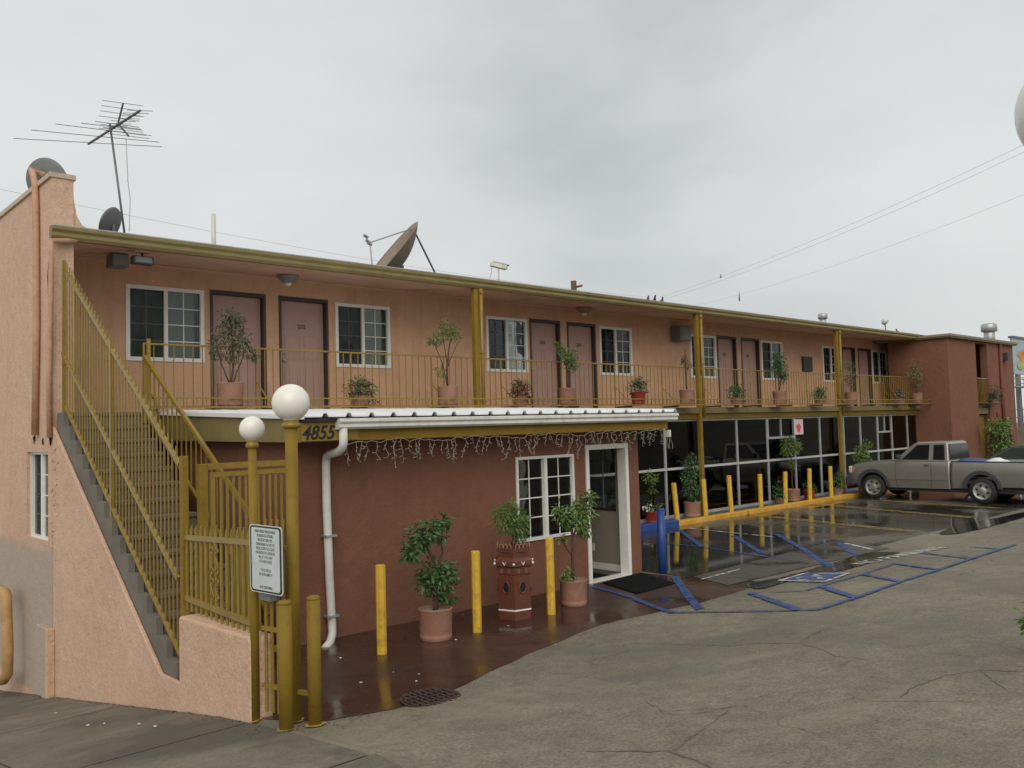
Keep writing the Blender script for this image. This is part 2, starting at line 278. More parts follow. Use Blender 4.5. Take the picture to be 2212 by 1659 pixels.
# ------------------------------------------------------------------ mesh helpers
ORG = {}
def org(o): return ORG.get(o.name, Vector((0, 0, 0))) if o else Vector((0, 0, 0))
class MB:
    def __init__(s): s.v = []; s.f = []; s.mi = []; s.cur = 0
    def add(s, vs, fs):
        k = len(s.v); s.v += [Vector(p) for p in vs]
        for f in fs: s.f.append([i+k for i in f]); s.mi.append(s.cur)
        return s
    def box(s, x0, x1, y0, y1, z0, z1):
        return s.add([(x0, y0, z0), (x1, y0, z0), (x1, y1, z0), (x0, y1, z0), (x0, y0, z1), (x1, y0, z1), (x1, y1, z1), (x0, y1, z1)],
                     [(3, 2, 1, 0), (4, 5, 6, 7), (0, 1, 5, 4), (1, 2, 6, 5), (2, 3, 7, 6), (3, 0, 4, 7)])
    def bar(s, a, b, w, h, up=(0, 0, 1)):
        a = Vector(a); b = Vector(b); d = (b-a).normalized(); u = Vector(up)
        if abs(d.dot(u)) > .99: u = Vector((1, 0, 0))
        r = d.cross(u).normalized(); u = r.cross(d).normalized(); r = r*w/2; u = u*h/2
        vs = [a-r-u, a+r-u, a+r+u, a-r+u, b-r-u, b+r-u, b+r+u, b-r+u]
        return s.add(vs, [(3, 2, 1, 0), (4, 5, 6, 7), (0, 1, 5, 4), (1, 2, 6, 5), (2, 3, 7, 6), (3, 0, 4, 7)])
    def tube(s, pts, r, n=8, cap=True):
        pts = [Vector(p) for p in pts]; rs = r if isinstance(r, (list, tuple)) else [r]*len(pts)
        k = len(s.v); pu = None
        for i, p in enumerate(pts):
            d = (pts[min(i+1, len(pts)-1)]-pts[max(i-1, 0)]); d = d.normalized() if d.length > 1e-9 else Vector((0, 0, 1))
            u = pu if pu is not None else (Vector((0, 0, 1)) if abs(d.z) < .9 else Vector((1, 0, 0)))
            a = d.cross(u); a = a.normalized() if a.length > 1e-6 else Vector((1, 0, 0)); u = a.cross(d).normalized(); pu = u
            for j in range(n):
                t = 2*math.pi*j/n; s.v.append(p+(a*math.cos(t)+u*math.sin(t))*rs[i])
        for i in range(len(pts)-1):
            for j in range(n):
                s.f.append([k+i*n+j, k+i*n+(j+1) % n, k+(i+1)*n+(j+1) % n, k+(i+1)*n+j]); s.mi.append(s.cur)
        if cap:
            s.f.append([k+j for j in range(n)][::-1]); s.mi.append(s.cur); s.f.append([k+(len(pts)-1)*n+j for j in range(n)]); s.mi.append(s.cur)
        return s
    def lathe(s, prof, c=(0, 0, 0), n=24, axis=None, cap=True, rot=0):
        c = Vector(c); q = Vector((0, 0, 1)).rotation_difference(Vector(axis)) if axis is not None else None; k = len(s.v)
        for r, z in prof:
            for j in range(n):
                t = 2*math.pi*j/n+rot; p = Vector((r*math.cos(t), r*math.sin(t), z))
                s.v.append(c+(q@p if q else p))
        m = len(prof)
        for i in range(m-1):
            for j in range(n): s.f.append([k+i*n+j, k+i*n+(j+1) % n, k+(i+1)*n+(j+1) % n, k+(i+1)*n+j]); s.mi.append(s.cur)
        if cap:
            s.f.append([k+j for j in range(n)][::-1]); s.mi.append(s.cur); s.f.append([k+(m-1)*n+j for j in range(n)]); s.mi.append(s.cur)
        return s
    def prism(s, poly, a, b):
        """poly: list of 3-D points (planar); extruded by vector b-a given as offset tuple a->b"""
        o = Vector(b)-Vector(a); n = len(poly); vs = [Vector(p) for p in poly]+[Vector(p)+o for p in poly]
        return s.add(vs, [list(range(n))[::-1], [n+i for i in range(n)]]+[[i, (i+1) % n, n+(i+1) % n, n+i] for i in range(n)])
    def build(s, name, m, parent=None, smooth=False, bevel=0, origin=None, mats=None):
        me = bpy.data.meshes.new(name)
        xs = [p.x for p in s.v]; ys = [p.y for p in s.v]; zs = [p.z for p in s.v]
        og = Vector(origin) if origin is not None else Vector(((min(xs)+max(xs))/2, (min(ys)+max(ys))/2, min(zs)))
        me.from_pydata([tuple(p-og) for p in s.v], [], s.f)
        for k in (mats or [m]): me.materials.append(MATS[k])
        if mats:
            for p, i in zip(me.polygons, s.mi): p.material_index = i
        me.update()
        if smooth:
            for p in me.polygons: p.use_smooth = True
        o = bpy.data.objects.new(name, me); col.objects.link(o)
        if bevel:
            b = o.modifiers.new('bevel', 'BEVEL'); b.width = bevel; b.segments = 2; b.limit_method = 'ANGLE'; b.angle_limit = math.radians(40)
        ORG[o.name] = og; put(o, parent, og); return o
def put(o, parent, og):
    if parent: o.parent = parent; o.location = og-org(parent)
    else: o.location = og
def share(src, name, parent, og):
    """another piece of the same mesh"""
    o = bpy.data.objects.new(name, src.data); col.objects.link(o)
    for md in src.modifiers:
        if md.type == 'BEVEL':
            b = o.modifiers.new('bevel', 'BEVEL'); b.width = md.width; b.segments = md.segments; b.limit_method = 'ANGLE'; b.angle_limit = md.angle_limit
    ORG[o.name] = Vector(og); put(o, parent, Vector(og)); return o
def tag(o, label, cat, group=None):
    o['label'] = label; o['category'] = cat
    if group: o['group'] = group
    return o
def thing(name, loc, label, cat, group=None):
    o = bpy.data.objects.new(name, None); o.empty_display_size = .2; col.objects.link(o); o.location = loc; ORG[o.name] = Vector(loc); return tag(o, label, cat, group)
def node(name, loc, parent):
    o = bpy.data.objects.new(name, None); o.empty_display_size = .1; col.objects.link(o); ORG[o.name] = Vector(loc); put(o, parent, Vector(loc)); return o
def struct(o): o['kind'] = 'structure'; return o
def wall_holes(u0, u1, z0, z1, holes, fn, thick):
    """welded wall slab with rectangular openings; fn(u, depth, z) -> point"""
    us = sorted(set([u0, u1]+[h[0] for h in holes]+[h[1] for h in holes])); zs = sorted(set([z0, z1]+[h[2] for h in holes]+[h[3] for h in holes]))
    nu, nz = len(us), len(zs); mb = MB()
    for d in (0, thick):
        for z in zs:
            for u in us: mb.v.append(Vector(fn(u, d, z)))
    def solid(i, j):
        if i < 0 or j < 0 or i >= nu-1 or j >= nz-1: return False
        cu = (us[i]+us[i+1])/2; cz = (zs[j]+zs[j+1])/2
        return not any(h[0] < cu < h[1] and h[2] < cz < h[3] for h in holes)
    I = lambda i, j, k: k*nu*nz+j*nu+i
    for i in range(nu-1):
        for j in range(nz-1):
            if not solid(i, j): continue
            mb.f.append([I(i, j, 0), I(i+1, j, 0), I(i+1, j+1, 0), I(i, j+1, 0)]); mb.f.append([I(i, j, 1), I(i, j+1, 1), I(i+1, j+1, 1), I(i+1, j, 1)])
            if not solid(i-1, j): mb.f.append([I(i, j, 0), I(i, j+1, 0), I(i, j+1, 1), I(i, j, 1)])
            if not solid(i+1, j): mb.f.append([I(i+1, j, 0), I(i+1, j, 1), I(i+1, j+1, 1), I(i+1, j+1, 0)])
            if not solid(i, j-1): mb.f.append([I(i, j, 0), I(i, j, 1), I(i+1, j, 1), I(i+1, j, 0)])
            if not solid(i, j+1): mb.f.append([I(i, j+1, 0), I(i+1, j+1, 0), I(i+1, j+1, 1), I(i, j+1, 1)])
    mb.mi = [0]*len(mb.f); return mb
def text_mesh(s, size, fn, name, m, parent, shear=0, ext=.002, bold=0, align='CENTER', cond=1.0, space=1.0):
    """lettering as thin raised mesh; fn(u, v, w) -> world point"""
    cu = bpy.data.curves.new('t', 'FONT'); cu.body = s; cu.size = size; cu.align_x = align; cu.align_y = 'CENTER'; cu.shear = shear; cu.extrude = ext; cu.offset = bold; cu.resolution_u = 3; cu.space_line = space
    ob = bpy.data.objects.new('t', cu); col.objects.link(ob); bpy.context.view_layer.update()
    me = bpy.data.meshes.new_from_object(ob.evaluated_get(bpy.context.evaluated_depsgraph_get()))
    mb = MB(); mb.add([fn(v.co.x*cond, v.co.y, v.co.z) for v in me.vertices], [list(p.vertices) for p in me.polygons])
    bpy.data.objects.remove(ob); bpy.data.curves.remove(cu); bpy.data.meshes.remove(me)
    return mb.build(name, m, parent)
# ------------------------------------------------------------------ ground
def ground_sheet(xs, ys, fz):
    mb = MB(); nx = len(xs)
    for y in ys:
        for x in xs: mb.v.append(Vector((x, y, fz(x, y))))
    for j in range(len(ys)-1):
        for i in range(nx-1): mb.f.append([j*nx+i, j*nx+i+1, (j+1)*nx+i+1, (j+1)*nx+i]); mb.mi.append(0)
    return mb
fx = [-60, -30, -15, -8, -5]+[-4+.25*i for i in range(29)]+[3.34, 3.37, 3.39, 3.44, 3.5]+[3.75+.25*i for i in range(130)]+[37, 40, 45, 55, 75, 110, 200]
fy = [-60, -30, -15, -8, -5, -3]+[-2+.2*i for i in range(83)]+[15.2, 16.5, 18, 20, 25, 35, 60, 120]
fx = sorted(set(fx))
struct(ground_sheet(fx, fy, ground).build('driveway', 'asphalt', None, True))
def poly_sheet(pts, name, m, dz, parent=None, step=.3, fz=ground):
    """flat-shaded patch of ground inside a plan polygon, laid dz above the surface (strips in Y)"""
    ys = sorted(set([p[1] for p in pts])); y0, y1 = ys[0], ys[-1]
    yy = sorted(set([y0+(y1-y0)*i/max(1, int((y1-y0)/step)) for i in range(int((y1-y0)/step)+1)]+ys))
    rows = []
    for y in yy:
        c = []; q = min(max(y, y0+1e-5), y1-1e-5)
        for (xa, ya), (xb, yb) in zip(pts, pts[1:]+pts[:1]):
            if (ya <= q < yb) or (yb <= q < ya): c.append(xa+(xb-xa)*(q-ya)/(yb-ya))
        c.sort(); rows.append((y, c[0], c[-1]))
    mb = MB(); n = max(2, int((max(r[2] for r in rows)-min(r[1] for r in rows))/step)+1)
    for y, a, b in rows:
        for i in range(n): x = a+(b-a)*i/(n-1); mb.v.append(Vector((x, y, fz(x, y)+dz)))
    for j in range(len(rows)-1):
        for i in range(n-1): mb.f.append([j*n+i, j*n+i+1, (j+1)*n+i+1, (j+1)*n+i]); mb.mi.append(0)
    return mb.build(name, m, parent, True)
def strip(pts, w, name, m, dz, parent=None, step=.2, taper=None, jit=0):
    """painted line or crack following the ground"""
    P = []
    for a, b in zip(pts, pts[1:]):
        a = Vector(a[:2]); b = Vector(b[:2]); k = max(1, int((b-a).length/step))
        for i in range(k): P.append(a+(b-a)*i/k)
    P.append(Vector(pts[-1][:2])); mb = MB()
    if jit: P = [p+Vector((R_.uniform(-jit, jit), R_.uniform(-jit, jit))) for p in P]
    for i, p in enumerate(P):
        d = (P[min(i+1, len(P)-1)]-P[max(i-1, 0)]).normalized(); nn = Vector((-d.y, d.x)); ww = w*(1 if not jit else R_.uniform(.3, 1.4))/2
        if taper and (i == 0 or i == len(P)-1): ww *= .15
        for s in (-1, 1): q = p+nn*ww*s; mb.v.append(Vector((q.x, q.y, ground(q.x, q.y)+dz)))
    for i in range(len(P)-1): mb.f.append([2*i+1, 2*i, 2*i+2, 2*i+3]); mb.mi.append(0)
    return mb.build(name, m, parent)
G2 = lambda *pp: [tuple(at_g(x, y)[:2]) for x, y in pp]
# pavement: slabs of the street side with open joints
walk = struct(node('sidewalk', (1.2, 8, ground(1.2, 8)), None)); 
def slab(pts): return poly_sheet(pts, 'slab', 'sidewalk', .012, walk, .25)
j1 = G2((545, 1552), (235, 1659)); 
A0 = Vector(j1[0]); B0 = Vector(j1[1]); dj = (B0-A0).normalized(); B0 = A0+dj*7; gp = .010
SL = [(3.34, 7.02, 10.0), (3.34, 10.02, 12.9), (3.34, 12.92, 16), (3.34, 16.02, 20)]
for x, ya, yb in SL:
    for xa, xb in ((1.72, x), (-.2, 1.70)): slab([(xa, ya), (xb, ya), (xb, yb), (xa, yb)])
for ya, yb in ((3.2, 5.08), (5.10, 7.0)):
    for xa, xb in ((1.72, 3.2), (-.2, 1.70)):
        slab([(xa, ya), (xb if xb < 3 else (3.30 if yb > 6 else 2.95), ya), (xb if xb < 3 else 3.34, yb), (xa, yb)])
# painted floors and the lot
ap = G2((548, 1556), (610, 1590), (700, 1560), (860, 1530), (960, 1500), (1130, 1418), (1290, 1352), (1385, 1330))+[(9.75, 6.88), (11.5, 6.95)]
ap_far = [(11.5, 8.35), (11.15, 9.05), (11.15, 9.6), (4.85, 9.6), (4.85, 13.0), (3.44, 13.0), (3.44, 7.0)]
def apron_sheet():
    lowx = [p[0] for p in ap]; lowy = [p[1] for p in ap]
    def ylo(x): return float(np.interp(x, lowx, lowy))
    mb = MB(); xs = [3.46+.1*i for i in range(82)]
    ap_ = sorted(zip(lowx, lowy)); lx = [p[0] for p in ap_]; ly = [p[1] for p in ap_]
    for x in xs:
        y0 = max(float(np.interp(x, lx, ly)), 5.5)+.012*math.sin(x*7)+.006*math.sin(x*23); y1 = 13.0 if x < 4.9 else (9.3 if x < 11.15 else 8.2)
        for k in range(26): y = y0+(y1-y0)*k/25; mb.v.append(Vector((x, y, ground(max(x, 3.46), y)+.005)))
    for i in range(len(xs)-1):
        for k in range(25): mb.f.append([i*26+k, (i+1)*26+k, (i+1)*26+k+1, i*26+k+1]); mb.mi.append(0)
    return mb.build('painted_apron', 'red_apron', None, True)
struct(apron_sheet())
struct(poly_sheet([(11.6, 7.35), (36, 7.35), (36, 12.3), (11.6, 12.3)], 'parking_lot', 'lot_concrete', .004))
struct(poly_sheet([(11.2, 8.15), (16.4, 8.3), (16.4, 12.25), (11.2, 12.25)], 'asphalt_patch', 'lot_asphalt', .008))
struct(poly_sheet([(11.0, 7.3), (15.9, 7.05), (16.3, 8.28), (11.3, 8.12)], 'wet_strip', 'wet_strip', .011))
def blob(pts, name, k=6):
    """puddle with a wavering outline"""
    P = []; n = len(pts)
    for i in range(n):
        a, b, c, d = [Vector(pts[(i+q) % n]) for q in (-1, 0, 1, 2)]
        for s in range(k):
            t = s/k; p = .5*((2*b)+(c-a)*t+(2*a-5*b+4*c-d)*t*t+(3*b-a-3*c+d)*t**3); P.append(p+Vector((R_.uniform(-.03, .03), R_.uniform(-.02, .02))))
    c = sum(P, Vector((0, 0)))/len(P); z = min(ground(p.x, p.y) for p in P); mb = MB()
    mb.v = [Vector((c.x, c.y, ground(c.x, c.y)+.014))]+[Vector((p.x, p.y, ground(p.x, p.y)+.014)) for p in P]
    mb.f = [[0, i+1, (i+1) % len(P)+1] for i in range(len(P))]; mb.mi = [0]*len(P)
    return mb.build(name, 'puddle', None, True)
pz = lambda *pp: [tuple(at_g(1253.5+x*.43334, 1106+y*.43334)[:2]) for x, y in pp]
for pts in (pz((835, 362), (1000, 330), (1160, 285), (1330, 235), (1450, 205), (1590, 205), (1480, 245), (1360, 280), (1230, 310), (1080, 330), (960, 372), (880, 385)),
            pz((1790, 108), (1870, 72), (1990, 45), (2090, 30), (2230, 0), (2230, 22), (2100, 60), (1960, 95), (1860, 112))):
    struct(blob(pts, 'puddle'))
# painted lines
mk = struct(node('floor_markings', (13, 7, 0), None))
def line(pts, w, m='blue_paint', name='painted_line'): return strip(pts, w*.75, name, m, .017, mk)
Z6 = pz
line(Z6((440, 505), (640, 502), (1190, 490)), .10); line(Z6((1190, 490), (1380, 430), (1600, 350), (1790, 290), (1950, 235), (2170, 165)), .11)
line(Z6((940, 404), (1120, 396)), .05); line(Z6((1120, 396), (1420, 310), (1570, 260)), .06)
for a, b, w_ in (((850, 407), (1085, 490), .17), ((1200, 375), (1375, 430), .16), ((1405, 312), (1600, 350), .13), ((1560, 258), (1790, 290), .13), ((1700, 205), (1950, 235), .10), ((1940, 175), (2090, 186), .10)): line(Z6(a, b), w_)
line(Z6((470, 325), (520, 400), (600, 490)), .17); line(Z6((60, 375), (240, 425), (460, 505)), .13)
q3 = lambda *pp: [tuple(at_g(1327.2+x*.25003, 884.8+y*.25003)[:2]) for x, y in pp]
line(q3((560, 1040), (760, 1190)), .16); line(q3((1030, 1095), (1280, 1250)), .16); line(q3((1400, 1080), (1620, 1205), (1880, 1365)), .16); line(q3((1920, 1150), (2080, 1262)), .16)
line(q3((230, 1140), (740, 1190), (1650, 1325)), .07); line(q3((640, 1030), (1370, 1105)), .09, 'white_paint'); line(q3((750, 1475), (1090, 1385)), .07, 'white_paint')
line(q3((1990, 1160), (2230, 1215)), .12, 'white_paint')
for a, b in (((19.45, 12.2), (18.55, 7.6)), ((19.27, 12.2), (18.37, 7.6)), ((22.75, 12.2), (21.75, 7.6)), ((22.57, 12.2), (21.57, 7.6)), ((24.6, 11.0), (24.2, 7.8)), ((24.42, 11.0), (24.02, 7.8))):
    line([a, b], .09, 'yellow_paint')
# accessible-parking emblem: blue board with white frame and wheelchair figure
sq = [Vector(p) for p in pz((980, 348), (1120, 308), (1352, 309), (1225, 354))]
def bil(u, v): a = sq[0].lerp(sq[1], v); b = sq[3].lerp(sq[2], v); p = a.lerp(b, u); return (p.x, p.y)
def quadpatch(u0, u1, v0, v1, m, dz, name):
    mb = MB()
    for v in (v0, v1):
        for i in range(5): u = u0+(u1-u0)*i/4; p = bil(u, v); mb.v.append(Vector((p[0], p[1], ground(*p)+dz)))
    mb.f = [[i, i+1, i+6, i+5] for i in range(4)]; mb.mi = [0]*4
    return mb.build(name, m, mk)
quadpatch(0, 1, 0, 1, 'white_paint', .019, 'emblem_border'); quadpatch(.08, .92, .08, .92, 'blue_paint', .021, 'emblem_board')
def glyph(pl, w_):
    return strip([bil(u, v) for u, v in pl], w_, 'wheelchair_emblem', 'white_paint', .024, mk, .06)
glyph([(.40, .78), (.43, .55), (.60, .53), (.70, .30), (.80, .31)], .07); glyph([(.42, .66), (.56, .66)], .05)
glyph([(.50+.2*math.cos(t)-.07, .38+.22*math.sin(t)) for t in [2.0+.35*i for i in range(12)]], .05); glyph([(.385, .86), (.43, .86)], .09)
a_, b_ = pz((1390, 262), (1790, 182)); 
A_, B_ = Vector(a_), Vector(b_); U_ = (B_-A_).normalized(); V_ = Vector((-U_.y, U_.x))
def gtext(u, v, w_): p = (A_+B_)/2+U_*u+V_*v; return (p.x, p.y, ground(p.x, p.y)+.0185+w_)
text_mesh('NO PARKING', .42, gtext, 'lettering', 'white_paint', mk, bold=.006, ext=.0008, cond=.95)
# cracks of the old surface
def zc(o, s): return lambda *pp: [tuple(at_g((o[0]+x/s)/1.35624, (o[1]+y/s)/1.35624)[:2]) for x, y in pp]
c6 = zc((1700, 1500), 1.7015)
CRACKS = [(((240, 655), (480, 660), (740, 668), (900, 655), (1090, 655), (1160, 610), (1260, 570)), .016), (((1090, 655), (1210, 685), (1270, 720), (1450, 740)), .012), (((0, 755), (120, 725), (250, 690)), .012),
    (((330, 945), (410, 995), (560, 985), (700, 985), (780, 965)), .011), (((740, 985), (640, 1060), (480, 1180), (430, 1195)), .011), (((0, 1195), (250, 1195), (430, 1195), (560, 1230), (670, 1285)), .022), (((1400, 945), (1600, 945), (1850, 945), (2040, 945)), .007),
    (((1590, 925), (1650, 880), (1800, 820), (1990, 790), (2212, 798)), .013), (((1990, 790), (2060, 840), (2130, 895)), .011), (((1600, 680), (1760, 655)), .009), (((0, 1015), (105, 1013)), .018), (((760, 660), (830, 625)), .009)]
gc = struct(node('surface_cracks', (6, 4, ground(6, 4)), None))
for pl, wd in CRACKS: strip(c6(*pl), wd*.8, 'crack', 'crack', .003, gc, .05, True, .014)
# ================================================================== the motel block
YW, YR, YS, YG = 14.40, 12.90, 13.00, 12.42        # upper wall, railing, storefront, outer guard of the plant shelf
FLOOR, SOFF = 2.81, 5.25
motel = thing('motel_building', (17.5, 13.0, 0), 'long two-storey peach motel block with a railed balcony and dark storefront below', 'building')
WINX = [(4.84, 6.14), (8.73, 10.0), (12.59, 13.86), (16.40, 17.68), (20.28, 21.55), (24.03, 25.32), (27.98, 29.24), (31.78, 33.08)]
DORX = [(6.25, 7.29), (7.55, 8.58), (13.95, 14.98), (15.22, 16.26), (21.63, 22.65), (22.91, 23.94), (29.40, 30.42), (30.66, 31.70)]
WZ0, WZ1, DZ1 = 3.70, 4.95, 4.98
fn = lambda u, d, z: (u, YW+d, z)
wall_holes(3.60, 34.0, 2.60, 5.40, [(a+.02, b-.02, WZ0+.02, WZ1-.02) for a, b in WINX]+[(a, b, FLOOR, DZ1) for a, b in DORX], fn, .22).build('upper_wall', 'peach', motel)
MB().box(3.7, 34, 15.6, 15.7, 2.6, 5.4).build('room_back_wall', 'interior', motel)
MB().prism([(3.63, 12.86, 5.215), (3.63, 14.42, 5.315), (3.63, 14.42, 5.36), (3.63, 12.86, 5.26)], (0, 0, 0), (30.4, 0, 0)).build('soffit', 'soffit', motel)
for yy in (13.62,): MB().box(3.64, 32.0, 14.385, 14.399, 5.285, 5.309).build('soffit_moulding', 'soffit', motel)
MB().box(3.63, 40, 12.87, 24, 5.37, 5.42).build('roof', 'tar', motel)
gp_ = [(12.86, 5.385), (12.74, 5.385), (12.725, 5.37), (12.725, 5.335), (12.755, 5.30), (12.745, 5.25), (12.775, 5.205), (12.86, 5.205)]
MB().prism([(3.32, y, z) for y, z in gp_], (0, 0, 0), (28.74, 0, 0)).build('roof_gutter', 'olive_and_shade_fascia', motel)
MB().box(3.34, 32.05, 12.735, 12.86, 5.386, 5.402).build('roof_edge_strip', 'galv', motel)
MB().box(3.63, 32.04, 12.86, 14.39, 2.68, FLOOR).build('balcony_floor', 'step_concrete', motel)
MB().box(3.64, 11.25, 13.10, 13.25, -.3, 2.675).build('lower_wall', 'brown_stucco', motel)
MB().box(4.4, 32.04, 12.82, 12.858, 2.665, 2.80).build('balcony_edge', 'olive_and_shade_fascia', motel)
MB().box(4.4, 32.04, 12.90, 13.06, 2.515, 2.678).build('beam', 'mustard', motel, bevel=.01)
# sliding windows
def window(parent, f, w_, z0, z1, scr=True, cur='curtain', frame='white_vinyl', cw=.065, grid=(2, 4), depth=.05, curd=.16, lbright=False):
    """f(u, d, z): u 0..w, d into the wall"""
    def bx(mb, u0, u1, d0, d1, a, b):
        vs = [f(u, d, z) for z in (a, b) for u, d in ((u0, d0), (u1, d0), (u1, d1), (u0, d1))]
        mb.add(vs, [(3, 2, 1, 0), (4, 5, 6, 7), (0, 1, 5, 4), (1, 2, 6, 5), (2, 3, 7, 6), (3, 0, 4, 7)]); return mb
    mb = MB(); D0, D1 = -.022, .07
    for u0, u1, a, b in ((0, cw, z0, z1), (w_-cw, w_, z0, z1), (cw, w_-cw, z0, z0+cw), (cw, w_-cw, z1-cw, z1)): bx(mb, u0, u1, D0, D1, a, b)
    o = mb.build('window', frame, parent)
    c = w_/2
    bx(MB(), c-.03, c+.03, -.012, .06, z0+cw, z1-cw).build('meeting_stile', frame, o)
    for k, (u0, u1) in enumerate(((cw, c-.03), (c+.03, w_-cw))):
        d = depth if k == 0 else depth-.02
        bx(MB(), u0, u1, d, d+.004, z0+cw, z1-cw).build('pane', 'window_glass', o)
        mb = MB(); g = grid
        for i in range(1, g[0]): u = u0+(u1-u0)*i/g[0]; bx(mb, u-.008, u+.008, d-.008, d-.002, z0+cw, z1-cw)
        for i in range(1, g[1]):
            z = z0+cw+(z1-z0-2*cw)*i/g[1]
            for j in range(g[0]):
                ua = u0+(u1-u0)*j/g[0]+(.009 if j else 0); ub = u0+(u1-u0)*(j+1)/g[0]-(.009 if j < g[0]-1 else 0); bx(mb, ua, ub, d-.008, d-.002, z-.008, z+.008)
        mb.build('muntin', (frame if (k == 1 or lbright) else 'alu'), o)
        if k == 0 and scr:
            sm = MB()
            bx(sm, u0, u1, d-.020, d-.018, z0+cw, z1-cw).build('insect_screen', 'screen_mesh', o)
    mb = MB(); n = 26; rr = R_; vs = []; c0 = rr.choice([0, 0, .08, .2, .35]); c1 = rr.choice([1, 1, 1, .92, .8])
    for i in range(n+1):
        u = w_*(c0+(c1-c0)*i/n); dd = curd+.012*math.sin(i*1.9)+rr.uniform(-.008, .008)
        vs += [f(u, dd, z0-.05), f(u, dd, z1+.05)]
    mb.add(vs, [(2*i, 2*i+2, 2*i+3, 2*i+1) for i in range(n)]); mb.build('curtain', cur, o, True)
    return o
sm_ = bpy.data.materials.new('screen_mesh'); sm_.use_nodes = True; t_ = sm_.node_tree; t_.nodes.clear()
o_ = t_.nodes.new('ShaderNodeOutputMaterial'); m_ = t_.nodes.new('ShaderNodeMixShader'); m_.inputs[0].default_value = .28; a1 = t_.nodes.new('ShaderNodeBsdfTransparent'); a2 = t_.nodes.new('ShaderNodeBsdfDiffuse'); a2.inputs[0].default_value = (.035, .04, .042, 1)
t_.links.new(a1.outputs[0], m_.inputs[1]); t_.links.new(a2.outputs[0], m_.inputs[2]); t_.links.new(m_.outputs[0], o_.inputs[0]); MATS['screen_mesh'] = sm_
for a, b in WINX: window(motel, lambda u, d, z, a=a: (a+u, YW+d, z), b-a, WZ0, WZ1)
# doors
def door(a, b, num):
    mb = MB(); d = YW+.10; x0, x1 = a+.055, b-.055; z0, z1 = FLOOR+.01, DZ1-.07
    mb.box(x0, x1, d, d+.04, z0, z1); o = None
    W = x1-x0
    for (pa, pb) in ((.11, .46), (.54, .89)):
        for za, zb in ((.10, .40), (.47, .70)):
            u0, u1, q0, q1 = x0+W*pa, x0+W*pb, z0+(z1-z0)*za, z0+(z1-z0)*zb
            for e0, e1, f0, f1 in ((u0, u1, q0, q0+.012), (u0, u1, q1-.012, q1), (u0, u0+.012, q0+.013, q1-.013), (u1-.012, u1, q0+.013, q1-.013)): mb.box(e0, e1, d-.007, d-.0005, f0, f1)
            mb.box(u0+.03, u1-.03, d-.006, d-.0005, q0+.03, q1-.03)
    o = mb.build('door', 'door_mauve', motel)
    fr = MB(); y0, y1 = YW-.015, YW+.14
    fr.box(a, a+.05, y0, y1, FLOOR, DZ1); fr.box(b-.05, b, y0, y1, FLOOR, DZ1); fr.box(a+.05, b-.05, y0, y1, DZ1-.065, DZ1)
    fr.build('door_frame', 'dark_brown_trim', o)
    hx = x0+.07
    MB().lathe([(.03, 0), (.03, .01), (.012, .014), (.012, .035), (.028, .045), (.03, .06), (.018, .07)], (hx, d, z0+.98), 12, (0, -1, 0)).build('door_handle', 'galv', o, True)
    MB().lathe([(.026, 0), (.026, .014), (.01, .018)], (hx, d, z0+1.12), 12, (0, -1, 0)).build('deadbolt', 'galv', o, True)
    if num:
        cx = (x0+x1)/2; MB().box(cx-.085, cx+.085, d-.006, d-.001, z0+1.56, z0+1.68).build('number_plate', 'plate', o)
        text_mesh(num, .11, lambda u, v, w_: (cx+u, d-.0075-w_, z0+1.62+v), 'number', 'plate_ink', o, bold=.003, ext=.0006)
for i, (a, b) in enumerate(DORX): door(a, b, '20%d' % (i+1) if i < 6 else None)
# posts with rain pipes
PX = [10.98, 18.42, 25.93]
for i, x in enumerate(PX):
    p = MB().box(x-.065, x+.04, 12.80, 12.91, .12 if i else 2.82, 5.21).build('post', 'mustard', motel, bevel=.012)
    MB().tube([(x+.085, 12.775, 5.20), (x+.085, 12.775, 2.56)], .038, 10).build('rain_pipe', 'mustard_rail', p, True)
    mb = MB()
    for z in (5.1, 3.9, 2.95): mb.box(x+.042, x+.13, 12.73, 12.82, z, z+.03)
    mb.build('pipe_strap', 'mustard', p)
MB().box(10.915, 11.02, 12.80, 12.91, 2.3, 2.82).build('post_foot', 'mustard', motel)
# balcony railing: main rail with balusters, braces out to the plant shelf and its low guard
X0, X1, RT = 4.58, 31.98, 3.84
rail = MB().box(X0, X1, YR-.02, YR+.02, RT-.026, RT).box(X0, X1, YR-.015, YR+.015, 2.88, 2.905).build('balcony_railing', 'mustard_rail', motel)
n = int((X1-X0)/.147); b0 = None
for i in range(n+1):
    x = X0+.01+i*(X1-X0-.02)/n; post = i % 12 == 0
    if post:
        MB().box(x-.012, x+.012, YR-.012, YR+.012, FLOOR, RT-.027).build('rail_post', 'mustard_rail', rail)
        MB().bar((x, YR-.03, 3.28), (x+.03, YG+.02, 2.87), .02, .012).build('brace', 'mustard_rail', rail)
        MB().box(x-.02, x+.02, YG, 12.858, 2.815, 2.85).build('bracket', 'iron', rail)
        continue
    z = 2.906
    if b0 is None: b0 = MB().box(x-.0065, x+.0065, YR-.0065, YR+.0065, z, RT-.027).build('baluster', 'mustard_rail', rail)
    else: share(b0, 'baluster', rail, (x, YR, z))
guard = MB().box(X0, X1+.1, YG-.012, YG+.012, 2.995, 3.015).box(X0, X1+.1, YG-.015, YG+.015, 2.855, 2.88).build('shelf_guard', 'mustard_rail', motel)
MB().box(X0-.0, X0+.02, YG+.02, YR-.02, 2.86, 2.88).box(X0, X0+.02, YG+.02, YR-.02, 2.995, 3.015).build('guard_end', 'mustard_rail', guard)
b0 = None
